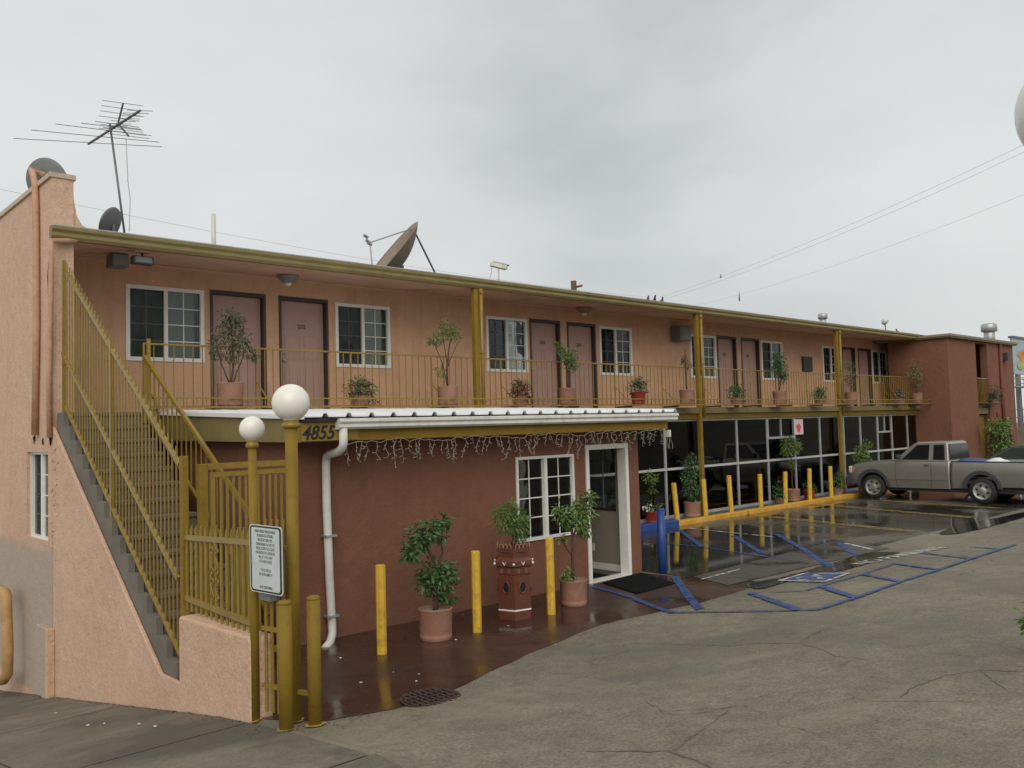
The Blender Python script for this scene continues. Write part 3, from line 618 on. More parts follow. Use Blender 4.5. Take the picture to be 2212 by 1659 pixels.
for i in range(n+1):
    x = X0+.01+i*(X1-X0-.02)/n
    if b0 is None: b0 = MB().box(x-.005, x+.005, YG-.005, YG+.005, 2.881, 2.994).build('guard_bar', 'mustard_rail', guard)
    else: share(b0, 'guard_bar', guard, (x, YG, 2.881))
SHELF = 2.885
def shelf_board(x, w_):
    MB().box(x-w_/2, x+w_/2, YG+.02, 12.84, SHELF-.025, SHELF).build('shelf_board', 'iron', guard)
# storefront below
sf = node('storefront', (24, YS, .1), motel)
MX = [at_y(x, y, YS).x for x, y in ((1437, 1010), (1516, 1000), (1593, 1000), (1659, 1000), (1718, 1000), (1773, 1000), (1824, 990), (1860, 980), (1897, 980), (1928, 980), (1962, 980), (1990, 980))]
MX = [12.4, 14.0, 15.55]+MX
SZ0, SZM, SZ1 = .12, 1.30, 2.47
MB().box(11.3, MX[-1]+.03, YS-.03, YS+.04, SZ1, 2.512).build('head_rail', 'alu', sf)
MB().box(11.3, MX[-1]+.03, YS-.03, YS+.04, SZ0-.02, SZ0+.05).build('sill_rail', 'alu', sf)
for i, x in enumerate(MX): MB().box(x-.028, x+.028, YS-.03, YS+.04, SZ0+.051, SZ1-.001).build('mullion', 'alu', sf)
for i, (a, b) in enumerate(zip(MX, MX[1:])):
    a += .029; b -= .029
    MB().box(a, b, YS-.045, YS+.03, SZM-.028, SZM+.028).build('transom', 'transom_white', sf)
    MB().box(a, b, YS+.005, YS+.011, SZ0+.052, SZM-.03).build('pane', 'store_glass', sf)
    if i in (6, 11):
        MB().box(a, b, YS-.035, YS+.03, 1.90, 1.96).box((a+b)/2-.02, (a+b)/2+.02, YS-.03, YS+.03, 1.961, SZ1-.002).box(a, a+.035, YS-.03, YS+.03, 1.961, SZ1-.002).box(b-.035, b, YS-.03, YS+.03, 1.961, SZ1-.002).build('vent_window_frame', 'alu', sf)
    MB().box(a, b, YS+.005, YS+.011, SZM+.03, SZ1-.002).build('pane', 'store_glass', sf)
    mb = MB(); vs = []; k = 24
    for j in range(k+1):
        u = a+(b-a)*j/k; vs += [(u, YS+.35+.03*math.sin(j*2.1+i), SZ0), (u, YS+.35+.03*math.sin(j*2.1+i), SZ1)]
    mb.add(vs, [(2*j, 2*j+2, 2*j+3, 2*j+1) for j in range(k)]); mb.build('curtain', 'curtain_maroon' if i in (2, 3) else 'curtain_dark', sf, True)
MB().box(11.2, 32.5, YS+.9, YS+1.0, 0, 2.67).build('back_wall', 'curtain_dark', sf)
pa, pb = at_y(1714, 906, YS-.06), at_y(1735, 938, YS-.06)
poster = tag(MB().box(pa.x, pb.x, YS-.068, YS-.064, pb.z, pa.z).build('poster', 'poster', None), 'faded red and white paper notice taped up in the storefront', 'notice')
pc = (pa.x+pb.x)/2; wz = pa.z-pb.z
MB().prism([(pc+wz*.33*math.cos(t)*(.9+.2*math.sin(3*t)), YS-.0705, pb.z+wz*.42+wz*.3*math.sin(t)*(1+.2*math.cos(5*t))) for t in [2*math.pi*i/18 for i in range(18)]], (0, 0, 0), (0, .002, 0)).build('red_print', 'poster_red', poster)
# raised walk and curbs in front of the storefront
wk = struct(MB().box(11.2, 32.0, 12.36, 12.98, -.05, .105).build('storefront_walk', 'walk', None, bevel=.01))
for a, b, m, z in ((14.35, 16.45, 'blue', .19), (16.46, 19.35, 'curb_yellow', .15), (19.45, 22.2, 'curb_yellow', .15), (22.25, 25.6, 'curb_yellow', .15), (25.65, 31.9, 'curb_yellow', .15)):
    MB().box(a, b, 12.16, 12.355, -.02, z).build('curb', m, wk, bevel=.02)
MB().box(13.0, 14.33, 12.16, 12.355, -.02, .19).build('curb', 'blue', wk, bevel=.02)
# ---- street-side end wall with parapet, window, painted pipes
EX = 3.35
pw = [at_x(58, 978, EX), at_x(104, 1168, EX)]; wy0, wy1, wz0, wz1 = 13.05, 14.15, 1.05, 2.28
ew = wall_holes(12.86, 24.0, -5.5, 6.08, [(wy0, wy1, wz0, wz1)], lambda u, d, z: (EX+d, u, z), .28).build('end_wall', 'pink_wall', motel)
MB().box(EX-.03, EX+.31, 12.84, 24.0, 6.081, 6.15).build('coping', 'cream', ew)
MB().prism([(EX+.281, 12.88, 5.42), (EX+.281, 12.88, 6.0), (EX+.29, 12.88, 5.8), (EX+.33, 12.88, 5.58), (EX+.40, 12.88, 5.46), (EX+.50, 12.88, 5.42)], (0, 0, 0), (0, 1.0, 0)).build('parapet_flare', 'pink_wall', ew)
window(motel, lambda u, d, z: (EX+.07+d, wy1-u, z), wy1-wy0, wz0, wz1, True, 'curtain', 'white_vinyl', .035, (2, 4), .05, .14)
MB().box(EX+.5, EX+.55, 12.9, 15, .5, 2.6).build('room_back_wall', 'interior', motel)
def pth(pts, X): return [at_x(x, y, X) for x, y in pts]
MB().tube(pth([(75, 940), (79, 700), (78, 500), (76, 400), (70, 372)], EX-.05)+[at_x(64, 366, EX-.02), at_x(95, 378, EX+.12)], .045, 10).build('conduit_pipe', 'pipe_pink', ew, True)
MB().tube(pth([(107, 945), (106, 800), (110, 640), (111, 545), (111, 520)], EX-.04)+[Vector((EX+.3, 12.8, at_x(111, 516, EX).z))], .035, 10).build('conduit_pipe', 'pipe_pink', ew, True)
MB().tube(pth([(108, 540), (104, 600), (108, 700), (105, 860), (108, 940)], EX-.012), .012, 6).build('loose_cable', 'tar', ew, True)
for (x, y), r in (((73, 948), .12), ((108, 948), .13), ((92, 955), .08)):
    c = at_x(x, y, EX-.012); mb = MB(); vs = [c]; k = 22
    rr = random.Random(int(x)); vs += [c+Vector((0, r*.55*rr.uniform(.3, 1.1)*math.cos(2*math.pi*i/k), r*.55*rr.uniform(.35, 1.4)*math.sin(2*math.pi*i/k))) for i in range(k)]
    mb.add(vs, [(0, i+1, (i+1) % k+1) for i in range(k)]); mb.prism(vs[1:], (0, 0, 0), (.02, 0, 0)); mb.build('rust_patch', 'rust_stain', ew)
for i in range(46):                                                     # torn stucco beside the window
    c = at_x(R_.gauss(118, 4), R_.uniform(965, 1195), EX-.004); L_ = R_.uniform(.03, .09)
    MB().bar(c+Vector((0, -L_/2, R_.uniform(-.03, .03))), c+Vector((0, L_/2, R_.uniform(-.03, .03))), R_.uniform(.006, .014), .012).build('plaster_ridge', 'pink_wall', ew)
c0, c1 = at_x(95, 1345, EX), at_x(119, 1500, EX)
MB().box(EX-.10, EX-.001, c1.y, c0.y, ground(3.2, 12.6)-.05, c0.z).build('pilaster', 'pink_wall', ew, bevel=.01)
tp = thing('standpipe', at_x(8, 1475, EX-.25), 'bent tan painted pipe standing at the foot of the pink wall', 'pipe')
MB().tube(pth([(-14, 1462), (-6, 1470), (8, 1468), (16, 1455), (17, 1400), (14, 1310), (14, 1290), (10, 1280), (-6, 1272)], EX-.25), .075, 12).build('pipe_run', 'pipe_tan', tp, True)
# ================================================================== outdoor stair with its tall security railing
st = thing('staircase', (3.9, 8.7, 0), 'grey concrete stair climbing to the balcony between mustard railings', 'staircase')
NS = 15; RISE = FLOOR/NS; TOPY, BOTY = 12.80, 8.72; RUN = (TOPY-BOTY)/NS; SX0, SX1 = 3.44, 4.42
for i in range(NS):
    y = BOTY+RUN*i; z = RISE*(i+1)
    MB().box(SX0+.035, SX1-.0, y-.025, y+RUN+.02, z-.055, z).box(SX0+.035, SX1, y, y+RUN, z-RISE-.002, z-.056).build('step', 'step_concrete', st, bevel=.012)
prof = [(BOTY-.02, -.2)]+sum([[(BOTY+RUN*i-.02, RISE*(i+1)+.004), (BOTY+RUN*(i+1)-.0205, RISE*(i+1)+.004)] for i in range(NS)], [])+[(TOPY, FLOOR), (TOPY, FLOOR-.9), (BOTY+.9, -.2)]
MB().prism([(SX0-.04, y, z) for y, z in prof], (0, 0, 0), (.07, 0, 0)).build('stringer', 'stringer', st)
pe = [at_x(122.5, 944, EX), at_x(292.6, 1336, EX), at_x(345, 1455, EX), at_x(383, 1474, EX)]
MB().prism([(EX, 12.855, -2.5), (EX, 12.855, pe[0].z+.15)]+[(EX, p.y, p.z) for p in pe]+[(EX, 8.5, .03), (EX, 8.5, -2.5)], (0, 0, 0), (.045, 0, 0)).build('side_wall', 'pink_wall', st, bevel=.012)
FXR = 3.45
def rl(a, b): return at_x(*a, FXR), at_x(*b, FXR)
Ca, Cb = rl((145, 590), (388, 1003)); Ba, Bb = rl((135, 762), (385, 1250)); Aa, Ab = rl((142, 878), (390, 1415))
zl = lambda P, Q, y: P.z+(Q.z-P.z)*(y-P.y)/(Q.y-P.y)
fr_ = node('security_railing', (FXR, 10.6, 1.5), st)
for nm, P, Q, w_ in (('top_rail', Ca, Cb, .04), ('middle_rail', Ba, Bb, .04), ('bottom_rail', Aa, Ab, .035)): MB().bar(P, Q, .035, w_).build(nm, 'mustard_rail', fr_)
k = 36
for i in range(k+1):
    y = 8.80+(12.62-8.80)*i/k; MB().box(FXR-.0065, FXR+.0065, y-.0065, y+.0065, zl(Aa, Ab, y)+.02, zl(Ca, Cb, y)+.13).build('picket', 'mustard_rail', fr_)
for y in (12.66, 10.75): MB().box(FXR-.022, FXR+.022, y-.022, y+.022, zl(Aa, Ab, y)-.18, zl(Ca, Cb, y)+.1).build('railing_post', 'mustard_rail', fr_)
hp = [at_x(312, 770, 4.47), at_x(465, 1000, 4.47), at_x(545, 1130, 4.47)]
hr = node('handrail', (4.47, 10.5, 1.6), st); slope = (hp[0].z-hp[1].z)/(hp[0].y-hp[1].y); e0 = hp[0]+Vector((0, -3.7, -3.7*slope))
MB().bar(hp[0], e0, .045, .05).build('rail', 'mustard_rail', hr); lo = Vector((0, 0, -.78)); MB().bar(hp[0]+lo, e0+lo, .03, .03).build('lower_rail', 'mustard_rail', hr)
for i in range(24):
    p = hp[0].lerp(e0, (i+.5)/24); MB().box(p.x-.008, p.x+.008, p.y-.008, p.y+.008, p.z-.77, p.z-.02).build('picket', 'mustard_rail', hr)
for t in (.0, .99): p = hp[0].lerp(e0, t); MB().box(p.x-.022, p.x+.022, p.y-.022, p.y+.022, max(p.z-.95, 0), p.z+.02).build('newel_post', 'mustard_rail', hr)
MB().box(4.50, 4.545, 12.50, 12.545, 2.82, 3.86).build('corner_post', 'mustard_rail', hr)
# low wall with picket fence
lw = tag(MB().prism([(EX, 8.53, -.6), (EX, 8.53, .66), (EX, 8.50, .69), (EX, 7.02, .72), (EX, 6.98, .69), (EX, 6.98, -.3)], (0, 0, 0), (.21, 0, 0)).build('low_wall', 'pink_wall', None, bevel=.025), 'low pink stucco wall at the foot of the stair', 'wall')
fe = thing('picket_fence', (FXR, 7.8, .72), 'mustard iron picket fence with scrollwork standing on the low pink wall', 'fence')
ra, rb = Vector((FXR, 8.62, 1.44)), Vector((FXR, 7.0, 1.51)); la, lb = Vector((FXR, 8.62, .845)), Vector((FXR, 7.0, .80))
MB().bar(ra, rb, .04, .05).build('upper_rail', 'mustard_rail', fe); MB().bar(la, lb, .04, .05).build('lower_rail', 'mustard_rail', fe)
for i in range(14):
    t = (i+.6)/14.2; y = 8.62+(7.0-8.62)*t; zt = ra.lerp(rb, t).z; zb = la.lerp(lb, t).z
    MB().tube([(FXR, y, zb-.11), (FXR, y, zt+.06), (FXR, y-.008, zt+.10), (FXR, y-.022, zt+.125)], [.0145, .0145, .010, .005], 6).build('picket', 'mustard_rail', fe)
def scroll(c, r, tw, flip, zz):
    pts = [Vector((FXR-.012, c+flip*r*(1-t*.75)*math.cos(tw*t*2*math.pi), zz+r*(1-t*.75)*math.sin(tw*t*2*math.pi))) for t in [i/14 for i in range(15)]]; return pts
sc = MB()
for zz in (1.36, 1.17, 1.07, .93):
    for fl, cy in ((1, 7.93), (-1, 7.83)): sc.tube(scroll(cy, .04, 1.3, fl, zz), .006, 5)
sc.tube([(FXR-.012, 7.86, 1.33), (FXR-.012, 7.79, 1.19)], .007, 5).tube([(FXR-.012, 7.97, 1.06), (FXR-.012, 7.90, .92)], .007, 5)
sc.build('scrollwork', 'mustard_rail', fe, True)
MB().box(FXR-.035, FXR+.035, 8.575, 8.645, .60, 2.25).build('fence_post', 'mustard', fe, bevel=.006)
# gate across the passage
GY = 8.62
gt = thing('security_gate', (4.2, GY, 0), 'tall mustard barred security gate closing the passage beside the office', 'gate')
MB().box(3.60, 3.69, GY-.04, GY+.04, 0, 2.16).build('gate_post', 'mustard', gt, bevel=.006)
MB().box(3.69, 4.66, GY-.025, GY+.025, 2.10, 2.16).box(3.72, 4.64, GY-.02, GY+.02, 2.02, 2.07).box(3.72, 4.64, GY-.02, GY+.02, .12, .18).box(3.72, 3.77, GY-.021, GY+.021, .181, 2.019).box(4.59, 4.64, GY-.021, GY+.021, .181, 2.019).build('gate_frame', 'mustard_rail', gt)
for i in range(11): x = 3.77+(i+1)*(4.59-3.77)/12; MB().box(x-.011, x+.011, GY-.011, GY+.011, .181, 2.019).build('gate_bar', 'mustard_rail', gt)
MB().box(3.73, 3.80, GY-.05, GY-.022, .95, 1.15).build('lock_box', 'mustard', gt)
# short barred screen between the two lamp posts
sg = thing('barred_screen', (3.5, 6.75, 0), 'short mustard barred panel between the two globe lamp posts', 'screen')
Pa, Pb = Vector((3.44, 6.93, 0)), Vector((3.56, 6.60, 0))
for z in (1.50, .80, .32):
    MB().bar(Pa+Vector((0, 0, z)), Pb+(Pb-Pa)*(.6 if z < .5 else 0)+Vector((0, 0, z-.02)), .03, .035).build('rail', 'mustard_rail', sg)
for i in range(5):
    p = Pa.lerp(Pb, (i+.6)/5.2); MB().tube([p+Vector((0, 0, .10)), p+Vector((0, 0, 1.64)), p+Vector((.01, -.01, 1.72))], [.0145, .0145, .005], 6).build('picket', 'mustard_rail', sg)
# ================================================================== office
OX0, OX1, OY = 4.905, 11.12, 9.0
of = thing('office_building', (8, 10.5, 0), 'single-storey red-brown office with a white ribbed roof jutting from the motel', 'building')
wX0, wX1, wZa, wZb = 8.36, 9.56, .805, 2.015; dX0, dX1, dZ = 9.83, 10.84, 2.14
wall_holes(OX0, OX1, -.08, 2.52, [(wX0+.02, wX1-.02, wZa+.02, wZb-.02), (dX0+.03, dX1-.03, -.08, dZ-.03)], lambda u, d, z: (u, OY+d, z), .14).build('front_wall', 'brown_stucco', of)
MB().box(OX0, OX0+.14, OY+.141, 12.85, -.08, 2.55).build('side_wall', 'brown_stucco', of)
rw = wall_holes(OY+.141, 12.9, -.08, 2.52, [(9.36, 10.75, 1.0, 2.10)], lambda u, d, z: (OX1-.16+d, u, z), .159).build('side_wall', 'brown_stucco', of)
wall_holes(OY+.142, 12.85, 0.0, 2.45, [(9.36, 10.75, 1.0, 2.10)], lambda u, d, z: (OX1-.175+d, u, z), .012).build('inner_lining', 'beige_wall', of)
MB().box(OX1-.19, OX1-.176, OY+.2, 12.8, .02, .13).build('baseboard', 'white_vinyl', of)
MB().box(OX1-.182, OX1-.176, 9.86, 9.93, .32, .44).build('power_outlet', 'white_vinyl', of)
MB().box(5.1, OX1-.2, 12.7, 12.8, 0, 2.5).build('rear_wall', 'interior', of)
MB().box(5.05, OX1-.18, OY+.14, 12.7, 2.47, 2.515).build('ceiling', 'interior', of)
MB().box(5.05, OX1-.17, OY-.0, 12.7, -.06, .022).build('floor', 'interior', of)
o = window(of, lambda u, d, z: (wX0+u, OY+d, z), wX1-wX0, wZa, wZb, False, 'curtain_dark', 'white_vinyl', .04, (2, 4), .05, .45, True)
for c in (8.42, 9.50): MB().box(c-.04, c+.05, OY+.2, OY+.22, wZa, wZb).build('drape', 'curtain', o)
def pane_grid(parent, Y0, Y1, Z0, Z1, X):
    o = MB().box(X, X+.05, Y0, Y0+.04, Z0, Z1).box(X, X+.05, Y1-.04, Y1, Z0, Z1).box(X, X+.05, Y0+.04, Y1-.04, Z0, Z0+.04).box(X, X+.05, Y0+.04, Y1-.04, Z1-.04, Z1).build('window', 'dark_brown_trim', parent)
    MB().box(X+.02, X+.025, Y0+.04, Y1-.04, Z0+.04, Z1-.04).build('pane', 'window_glass', o); mb = MB()
    for i in range(1, 4): y = Y0+(Y1-Y0)*i/4; mb.box(X+.008, X+.019, y-.009, y+.009, Z0+.04, Z1-.04)
    for i in range(1, 4): z = Z0+(Z1-Z0)*i/4; mb.box(X+.027, X+.036, Y0+.04, Y1-.04, z-.007, z+.007)
    mb.build('muntin', 'grey_box', o)
pane_grid(of, 9.36, 10.75, 1.0, 2.10, OX1-.10)
dn = MB().box(dX0, dX0+.07, OY-.025, OY+.16, .0, dZ).box(dX1-.07, dX1, OY-.025, OY+.16, .0, dZ).box(dX0+.07, dX1-.07, OY-.025, OY+.16, dZ-.08, dZ).build('door_frame', 'white_vinyl', of, bevel=.006)
MB().box(dX0+.071, dX1-.071, OY-.02, OY+.17, .0, .035).build('threshold', 'white_vinyl', dn)
# shed roof: ribbed sheet, fascia boards, gutter, downpipe
RZ = lambda y: 2.616+.040*(y-8.40); EY = 8.40; RX0, RX1 = 4.66, 11.40
mb = MB(); pr = []; x = RX0; ribs = [4.95+.305*i for i in range(22)]
for r in ribs: pr += [(r-.045, 0), (r-.018, .042), (r+.018, .042), (r+.045, 0)]
pr = [(RX0, 0)]+[p for p in pr if RX0 < p[0] < RX1]+[(RX1, 0)]
for y in (EY, 12.84):
    for dz in (.012, 0):
        for x, h in pr: mb.v.append(Vector((x, y, RZ(y)+h+dz)))
n = len(pr)
for i in range(n-1): mb.f += [[i, i+1, 2*n+i+1, 2*n+i], [n+i+1, n+i, 3*n+i, 3*n+i+1], [n+i, n+i+1, i+1, i]]
mb.mi = [0]*len(mb.f); mb.build('roof_sheet', 'white_metal', of)
MB().prism([(RX0-.012, EY-.005, RZ(EY)-.02), (RX0-.012, EY-.005, RZ(EY)+.03), (RX0-.012, 12.8, RZ(12.8)+.03), (RX0-.012, 12.8, RZ(12.8)-.02)], (0, 0, 0), (.04, 0, 0)).build('roof_trim', 'white_metal', of)
fb = 2.345
MB().box(4.69, 11.28, 8.50, 8.545, fb, 2.565).build('front_fascia', 'mustard', of)
MB().prism([(4.69, 8.546, fb), (4.69, 8.546, RZ(8.55)-.01), (4.69, 12.8, RZ(12.8)-.01), (4.69, 12.8, fb+.05)], (0, 0, 0), (.04, 0, 0)).build('side_fascia', 'olive_and_shade_fascia', of)  # shade put into the colour: side board olive, front board mustard
MB().prism([(11.24, 8.546, fb), (11.24, 8.546, RZ(8.55)-.01), (11.24, 12.8, RZ(12.8)-.01), (11.24, 12.8, fb+.05)], (0, 0, 0), (.04, 0, 0)).build('side_fascia', 'olive_and_shade_fascia', of)  # same painted-in shade tone as the left board
MB().box(RX0+.03, RX1-.03, 8.44, 8.46, 2.566, 2.612).build('eave_gap_shade', 'iron', of)  # dark strip painting the shaded gap between roof sheet and gutter
MB().box(4.73, 11.24, 8.546, 8.998, 2.44, 2.46).build('eave_soffit', 'brown_stucco', of)
g0 = 5.12
gpf = [(8.499, 2.585), (8.40, 2.60), (8.375, 2.59), (8.372, 2.56), (8.395, 2.535), (8.39, 2.50), (8.42, 2.475), (8.499, 2.475)]
gg = MB().prism([(g0, y, z) for y, z in gpf], (0, 0, 0), (11.42-g0, 0, 0)).build('gutter', 'gutter_white', of)
dp = [at_y(741, 925, 8.44), at_y(742, 957, 8.44), at_y(740, 966, 8.46), at_y(733, 975, 8.55), at_y(713, 981, 8.84), at_y(706, 986, 8.91), at_y(704, 1000, 8.93), at_y(706, 1100, 8.93), at_y(712, 1250, 8.93), at_y(717, 1345, 8.93), at_y(718, 1368, 8.91), at_y(713, 1388, 8.84), at_y(702, 1402, 8.72)]
dpo = MB().tube(dp, .05, 10).build('downpipe', 'gutter_white', of, True)
for y in (1157, 1330): c = at_y(711 if y < 1200 else 716, y, 8.93); MB().box(c.x-.075, c.x+.075, 8.87, 8.99, c.z-.012, c.z+.012).build('pipe_strap', 'galv', dpo)
nb = MB().box(4.70, 5.42, 8.483, 8.4995, fb+.01, 2.56).build('number_board', 'mustard_rail', of)
cN = at_y(687, 935, 8.48)
text_mesh('4855', .215, lambda u, v, w_: (cN.x+u, 8.4805-w_, cN.z-.005+v), 'house_number', 'black_text', nb, shear=.28, bold=.005, ext=.001, cond=.95)
# icicle lights
il = thing('icicle_lights', (8.4, 8.6, 2.3), 'string of unlit white icicle lights drooping along the office eave', 'string lights')
pts = []; x = 5.18
while x < 11.25: pts.append(Vector((x, 8.47+R_.uniform(-.01, .02), 2.335+R_.uniform(-.035, .012)-.012*math.sin(x*5)))); x += .07
MB().tube(pts, .0035, 5).build('main_wire', 'wire_white', il)
bl = MB()
i = 1
while i < len(pts)-1:
    p = pts[i].copy(); L_ = R_.choice([.10, .16, .22, .3, .20, .13]); q = [p.copy()]; s = MB(); k = int(L_/.045)+1
    for j in range(k):
        p = p+Vector((R_.uniform(-.030, .030), R_.uniform(-.015, .015), -.042)); q.append(p.copy())
        d = Vector((R_.uniform(-1, 1), R_.uniform(-.5, .5), R_.uniform(-.9, .1))).normalized()
        s.tube([p, p+d*.028], .0022, 4); s.lathe([(.001, 0), (.0052, .004), (.0048, .014), (.001, .022)], p+d*.026, 5, d)
    s.tube(q, .0025, 4); s.build('light_strand', 'wire_white', il); i += R_.choice([1, 1, 2, 2])
for k in range(3):
    p = Vector((11.2+.03*k, 8.46, 2.33)); s = MB(); q = [p]
    for j in range(6): p = p+Vector((R_.uniform(-.02, .03), 0, -.05)); q.append(p)
    s.tube(q, .004, 4); s.build('light_strand', 'wire_white', il)
MB().box(11.30, 11.36, 8.50, 8.56, 2.22, 2.33).build('plug_box', 'white_vinyl', il)
dm = tag(MB().prism([(p.x, p.y, ground(p.x, p.y)+.008) for p in (Vector((9.98, 8.86)), Vector((11.0, 8.93)), Vector((10.62, 7.98)), Vector((9.66, 7.92)))], (0, 0, 0), (0, 0, .018)).build('door_mat', 'mat_black', None), 'black rubber mat on the red floor before the office door', 'mat')
im = tag(MB().box(9.95, 10.55, 9.2, 9.8, .022, .035).build('door_mat', 'mat_black', None), 'black mat just inside the open office door', 'mat')
dr = thing('floor_drain', (*at_g(930, 1510)[:2], 0), 'rusty round grated drain set in the red painted apron', 'drain')
c = at_g(930, 1510); z = ground(c.x, c.y)+.010
MB().lathe([(.27, 0), (.27, .006), (.25, .006), (.25, 0)], (c.x, c.y, z), 28, cap=False).build('rim', 'drain_rust', dr)
MB().lathe([(.25, 0), (.0, .0)], (c.x, c.y, z+.001), 24, cap=False).build('pit', 'black_text', dr)
for i in range(9):
    o_ = -.22+.055*i; h = math.sqrt(max(.25**2-o_*o_, .001)); MB().box(c.x+o_-.012, c.x+o_+.012, c.y-h, c.y+h, z+.004, z+.012).build('grate_bar', 'drain_rust', dr)
for i in range(5):
    o_ = -.18+.09*i; h = math.sqrt(max(.25**2-o_*o_, .001)); MB().box(c.x-h, c.x+h, c.y+o_-.008, c.y+o_+.008, z+.0125, z+.016).build('cross_bar', 'drain_rust', dr)
# ================================================================== end wing (far right)
TX0, TX1, TY = 32.04, 38.9, 11.78
tw = thing('end_wing', (35.5, 13, 0), 'red-brown two-storey end wing with a tall stair slot at the far right', 'building')
wall_holes(TX0, TX1, -.3, 5.19, [(34.75, 35.95, .1, 5.12)], lambda u, d, z: (u, TY+d, z), .25).build('front_wall', 'brown_stucco', tw)
MB().box(TX0, TX0+.2, TY+.251, 13.9, -.3, 5.19).build('side_wall', 'brown_stucco', tw); MB().box(TX1-.2, TX1, TY+.251, 20, -.3, 5.19).build('side_wall', 'brown_stucco', tw)
MB().box(34.0, 36.6, TY+1.5, TY+1.6, -.3, 5.2).build('stairwell_back', 'brown_stucco', tw)
MB().box(34.6, 36.1, TY+.26, TY+1.5, 2.6, 2.78).build('landing', 'step_concrete', tw)
MB().box(34.755, 35.945, TY+.05, TY+.1, 2.45, 2.66).build('landing_edge', 'olive_and_shade_fascia', tw)
MB().prism([(TX0-.12, TY-.14, 5.19), (TX0-.12, TY-.14, 5.30), (TX1+.12, TY-.14, 5.30), (TX1+.12, TY-.14, 5.19)], (0, 0, 0), (0, 8.3, 0)).build('roof_edge', 'olive_and_shade_fascia', tw)
MB().box(TX0-.16, TX1+.16, TY-.18, TY-.142, 5.24, 5.32).build('roof_strip', 'dish_tan', tw)
MB().box(TX0-.16, TX0-.122, TY-.141, 12.72, 5.24, 5.32).build('roof_strip', 'dish_tan', tw)
MB().tube([(37.25, TY-.06, 5.2), (37.25, TY-.06, 1.2)], .07, 10).build('waste_pipe', 'rust_red', tw, True)
MB().box(37.85, 38.35, TY-.14, TY-.001, 1.55, 2.05).build('meter_box', 'rust_red', tw); MB().box(37.0, 38.3, TY-.06, TY-.001, .25, 1.2).build('wall_panel', 'rust_red', tw)
MB().box(37.55, 37.9, TY-.22, TY-.001, 4.55, 4.85).build('flood_light', 'plastic_dark', tw)
MB().box(36.6, 36.85, TY-.05, TY-.001, 2.35, 2.5).build('wall_vent', 'rust_red', tw)
sr = MB().box(34.755, 35.945, TY+.02, TY+.05, 3.78, 3.81).box(34.755, 35.945, TY+.02, TY+.05, 2.85, 2.875).build('landing_railing', 'mustard_rail', tw)
for i in range(9): x = 34.8+i*.14; MB().box(x-.008, x+.008, TY+.027, TY+.043, 2.876, 3.779).build('baluster', 'mustard_rail', sr)
MB().box(34.76, 35.94, TY-.35, TY-.001, 2.80, 2.83).box(34.76, 35.94, TY-.36, TY-.34, 2.96, 2.98).build('plant_shelf', 'iron', tw)
MB().box(34.8, 35.9, TY+.22, TY+.26, .1, 2.4).build('stair_gate', 'mustard_rail', tw)
# ================================================================== lamps, bollards, sign
def lamp(x, y, zb, ztop, r, rg, label, lean=(0, 0)):
    t = thing('globe_lamp', (x, y, zb), label, 'lamp post', 'globe lamps at the entrance')
    tx, ty = x+lean[0], y+lean[1]
    MB().tube([(x, y, zb-.05), (tx, ty, ztop-.05)], r, 18).build('pole', 'mustard', t, True)
    MB().lathe([(r*1.02, -.06), (r*1.55, -.045), (r*1.55, -.02), (r*1.25, -.012), (r*1.25, .02)], (tx, ty, ztop), 20).build('collar', 'mustard_rail', t, True)
    MB().lathe([(r*1.25, .0)]+[(rg*math.sin(a), rg*.93-rg*math.cos(a)) for a in [.42+(math.pi-.42)*i/20 for i in range(20)]]+[(.001, rg*1.93)], (tx, ty, ztop+.012), 32).build('globe', 'globe', t, True)
    if zb < .2 and r > .03:
        mb = MB(); k = 14; vs = []
        for i in range(k):
            a = 2*math.pi*i/k; q = r*(1.1+R_.uniform(0, .7)); vs.append((x+q*math.cos(a), y+q*math.sin(a), ground(x+q*math.cos(a), y+q*math.sin(a))+.016))
        mb.prism(vs, (0, 0, 0), (0, 0, .004)); mb.build('paint_spill', 'yellow_paint', t)
    return t
gz = ground(3.44, 7.0)
lamp(3.395, 6.985, .02, 2.385, .036, .108, 'smaller white globe lamp on a mustard pole at the low wall end')
lamp(3.565, 6.61, .03, 2.548, .052, .158, 'larger white globe lamp on a thick mustard pole before the office')
d_ = ray(2340, 236); d_ = d_/np.linalg.norm(d_); gp3 = EYE+d_*2.95
lamp(gp3[0], gp3[1], ground(gp3[0], gp3[1]), gp3[2]-.16, .06, .165, 'white globe lamp cut off by the right edge of the photo')
def bollard(b, h, r, m, label, n=16, lean=(0, 0), group=None, square=False, base=None):
    t = thing('bollard', b, label, 'bollard', group)
    tx, ty = b[0]+lean[0], b[1]+lean[1]
    if square:
        o = MB().tube([(b[0], b[1], b[2]-.04), (tx, ty, b[2]+h-.012), ], [r, r], 8).build('shaft', m, t)
        MB().lathe([(r, 0), (r*.98, .008), (r*.8, .012)], (tx, ty, b[2]+h-.012), 8, rot=math.pi/8).build('cap', m, t)
    else:
        MB().tube([(b[0], b[1], b[2]-.04), (tx, ty, b[2]+h-.03)], r, n).build('shaft', m, t, True)
        MB().lathe([(r*1.03, 0), (r*1.03, .012), (r*.8, .026), (r*.3, .033), (.001, .034)], (tx, ty, b[2]+h-.034), n).build('cap', m, t, True)
    if base:
        k = 16; vs = []
        for i in range(k):
            a = 2*math.pi*i/k; q = r*(1.15+R_.uniform(0, .5)); vs.append((b[0]+q*math.cos(a), b[1]+q*math.sin(a), ground(b[0]+q*math.cos(a), b[1]+q*math.sin(a))+.014))
        mb = MB().prism(vs, (0, 0, 0), (0, 0, .004)); mb.build('paint_spill', base, t)
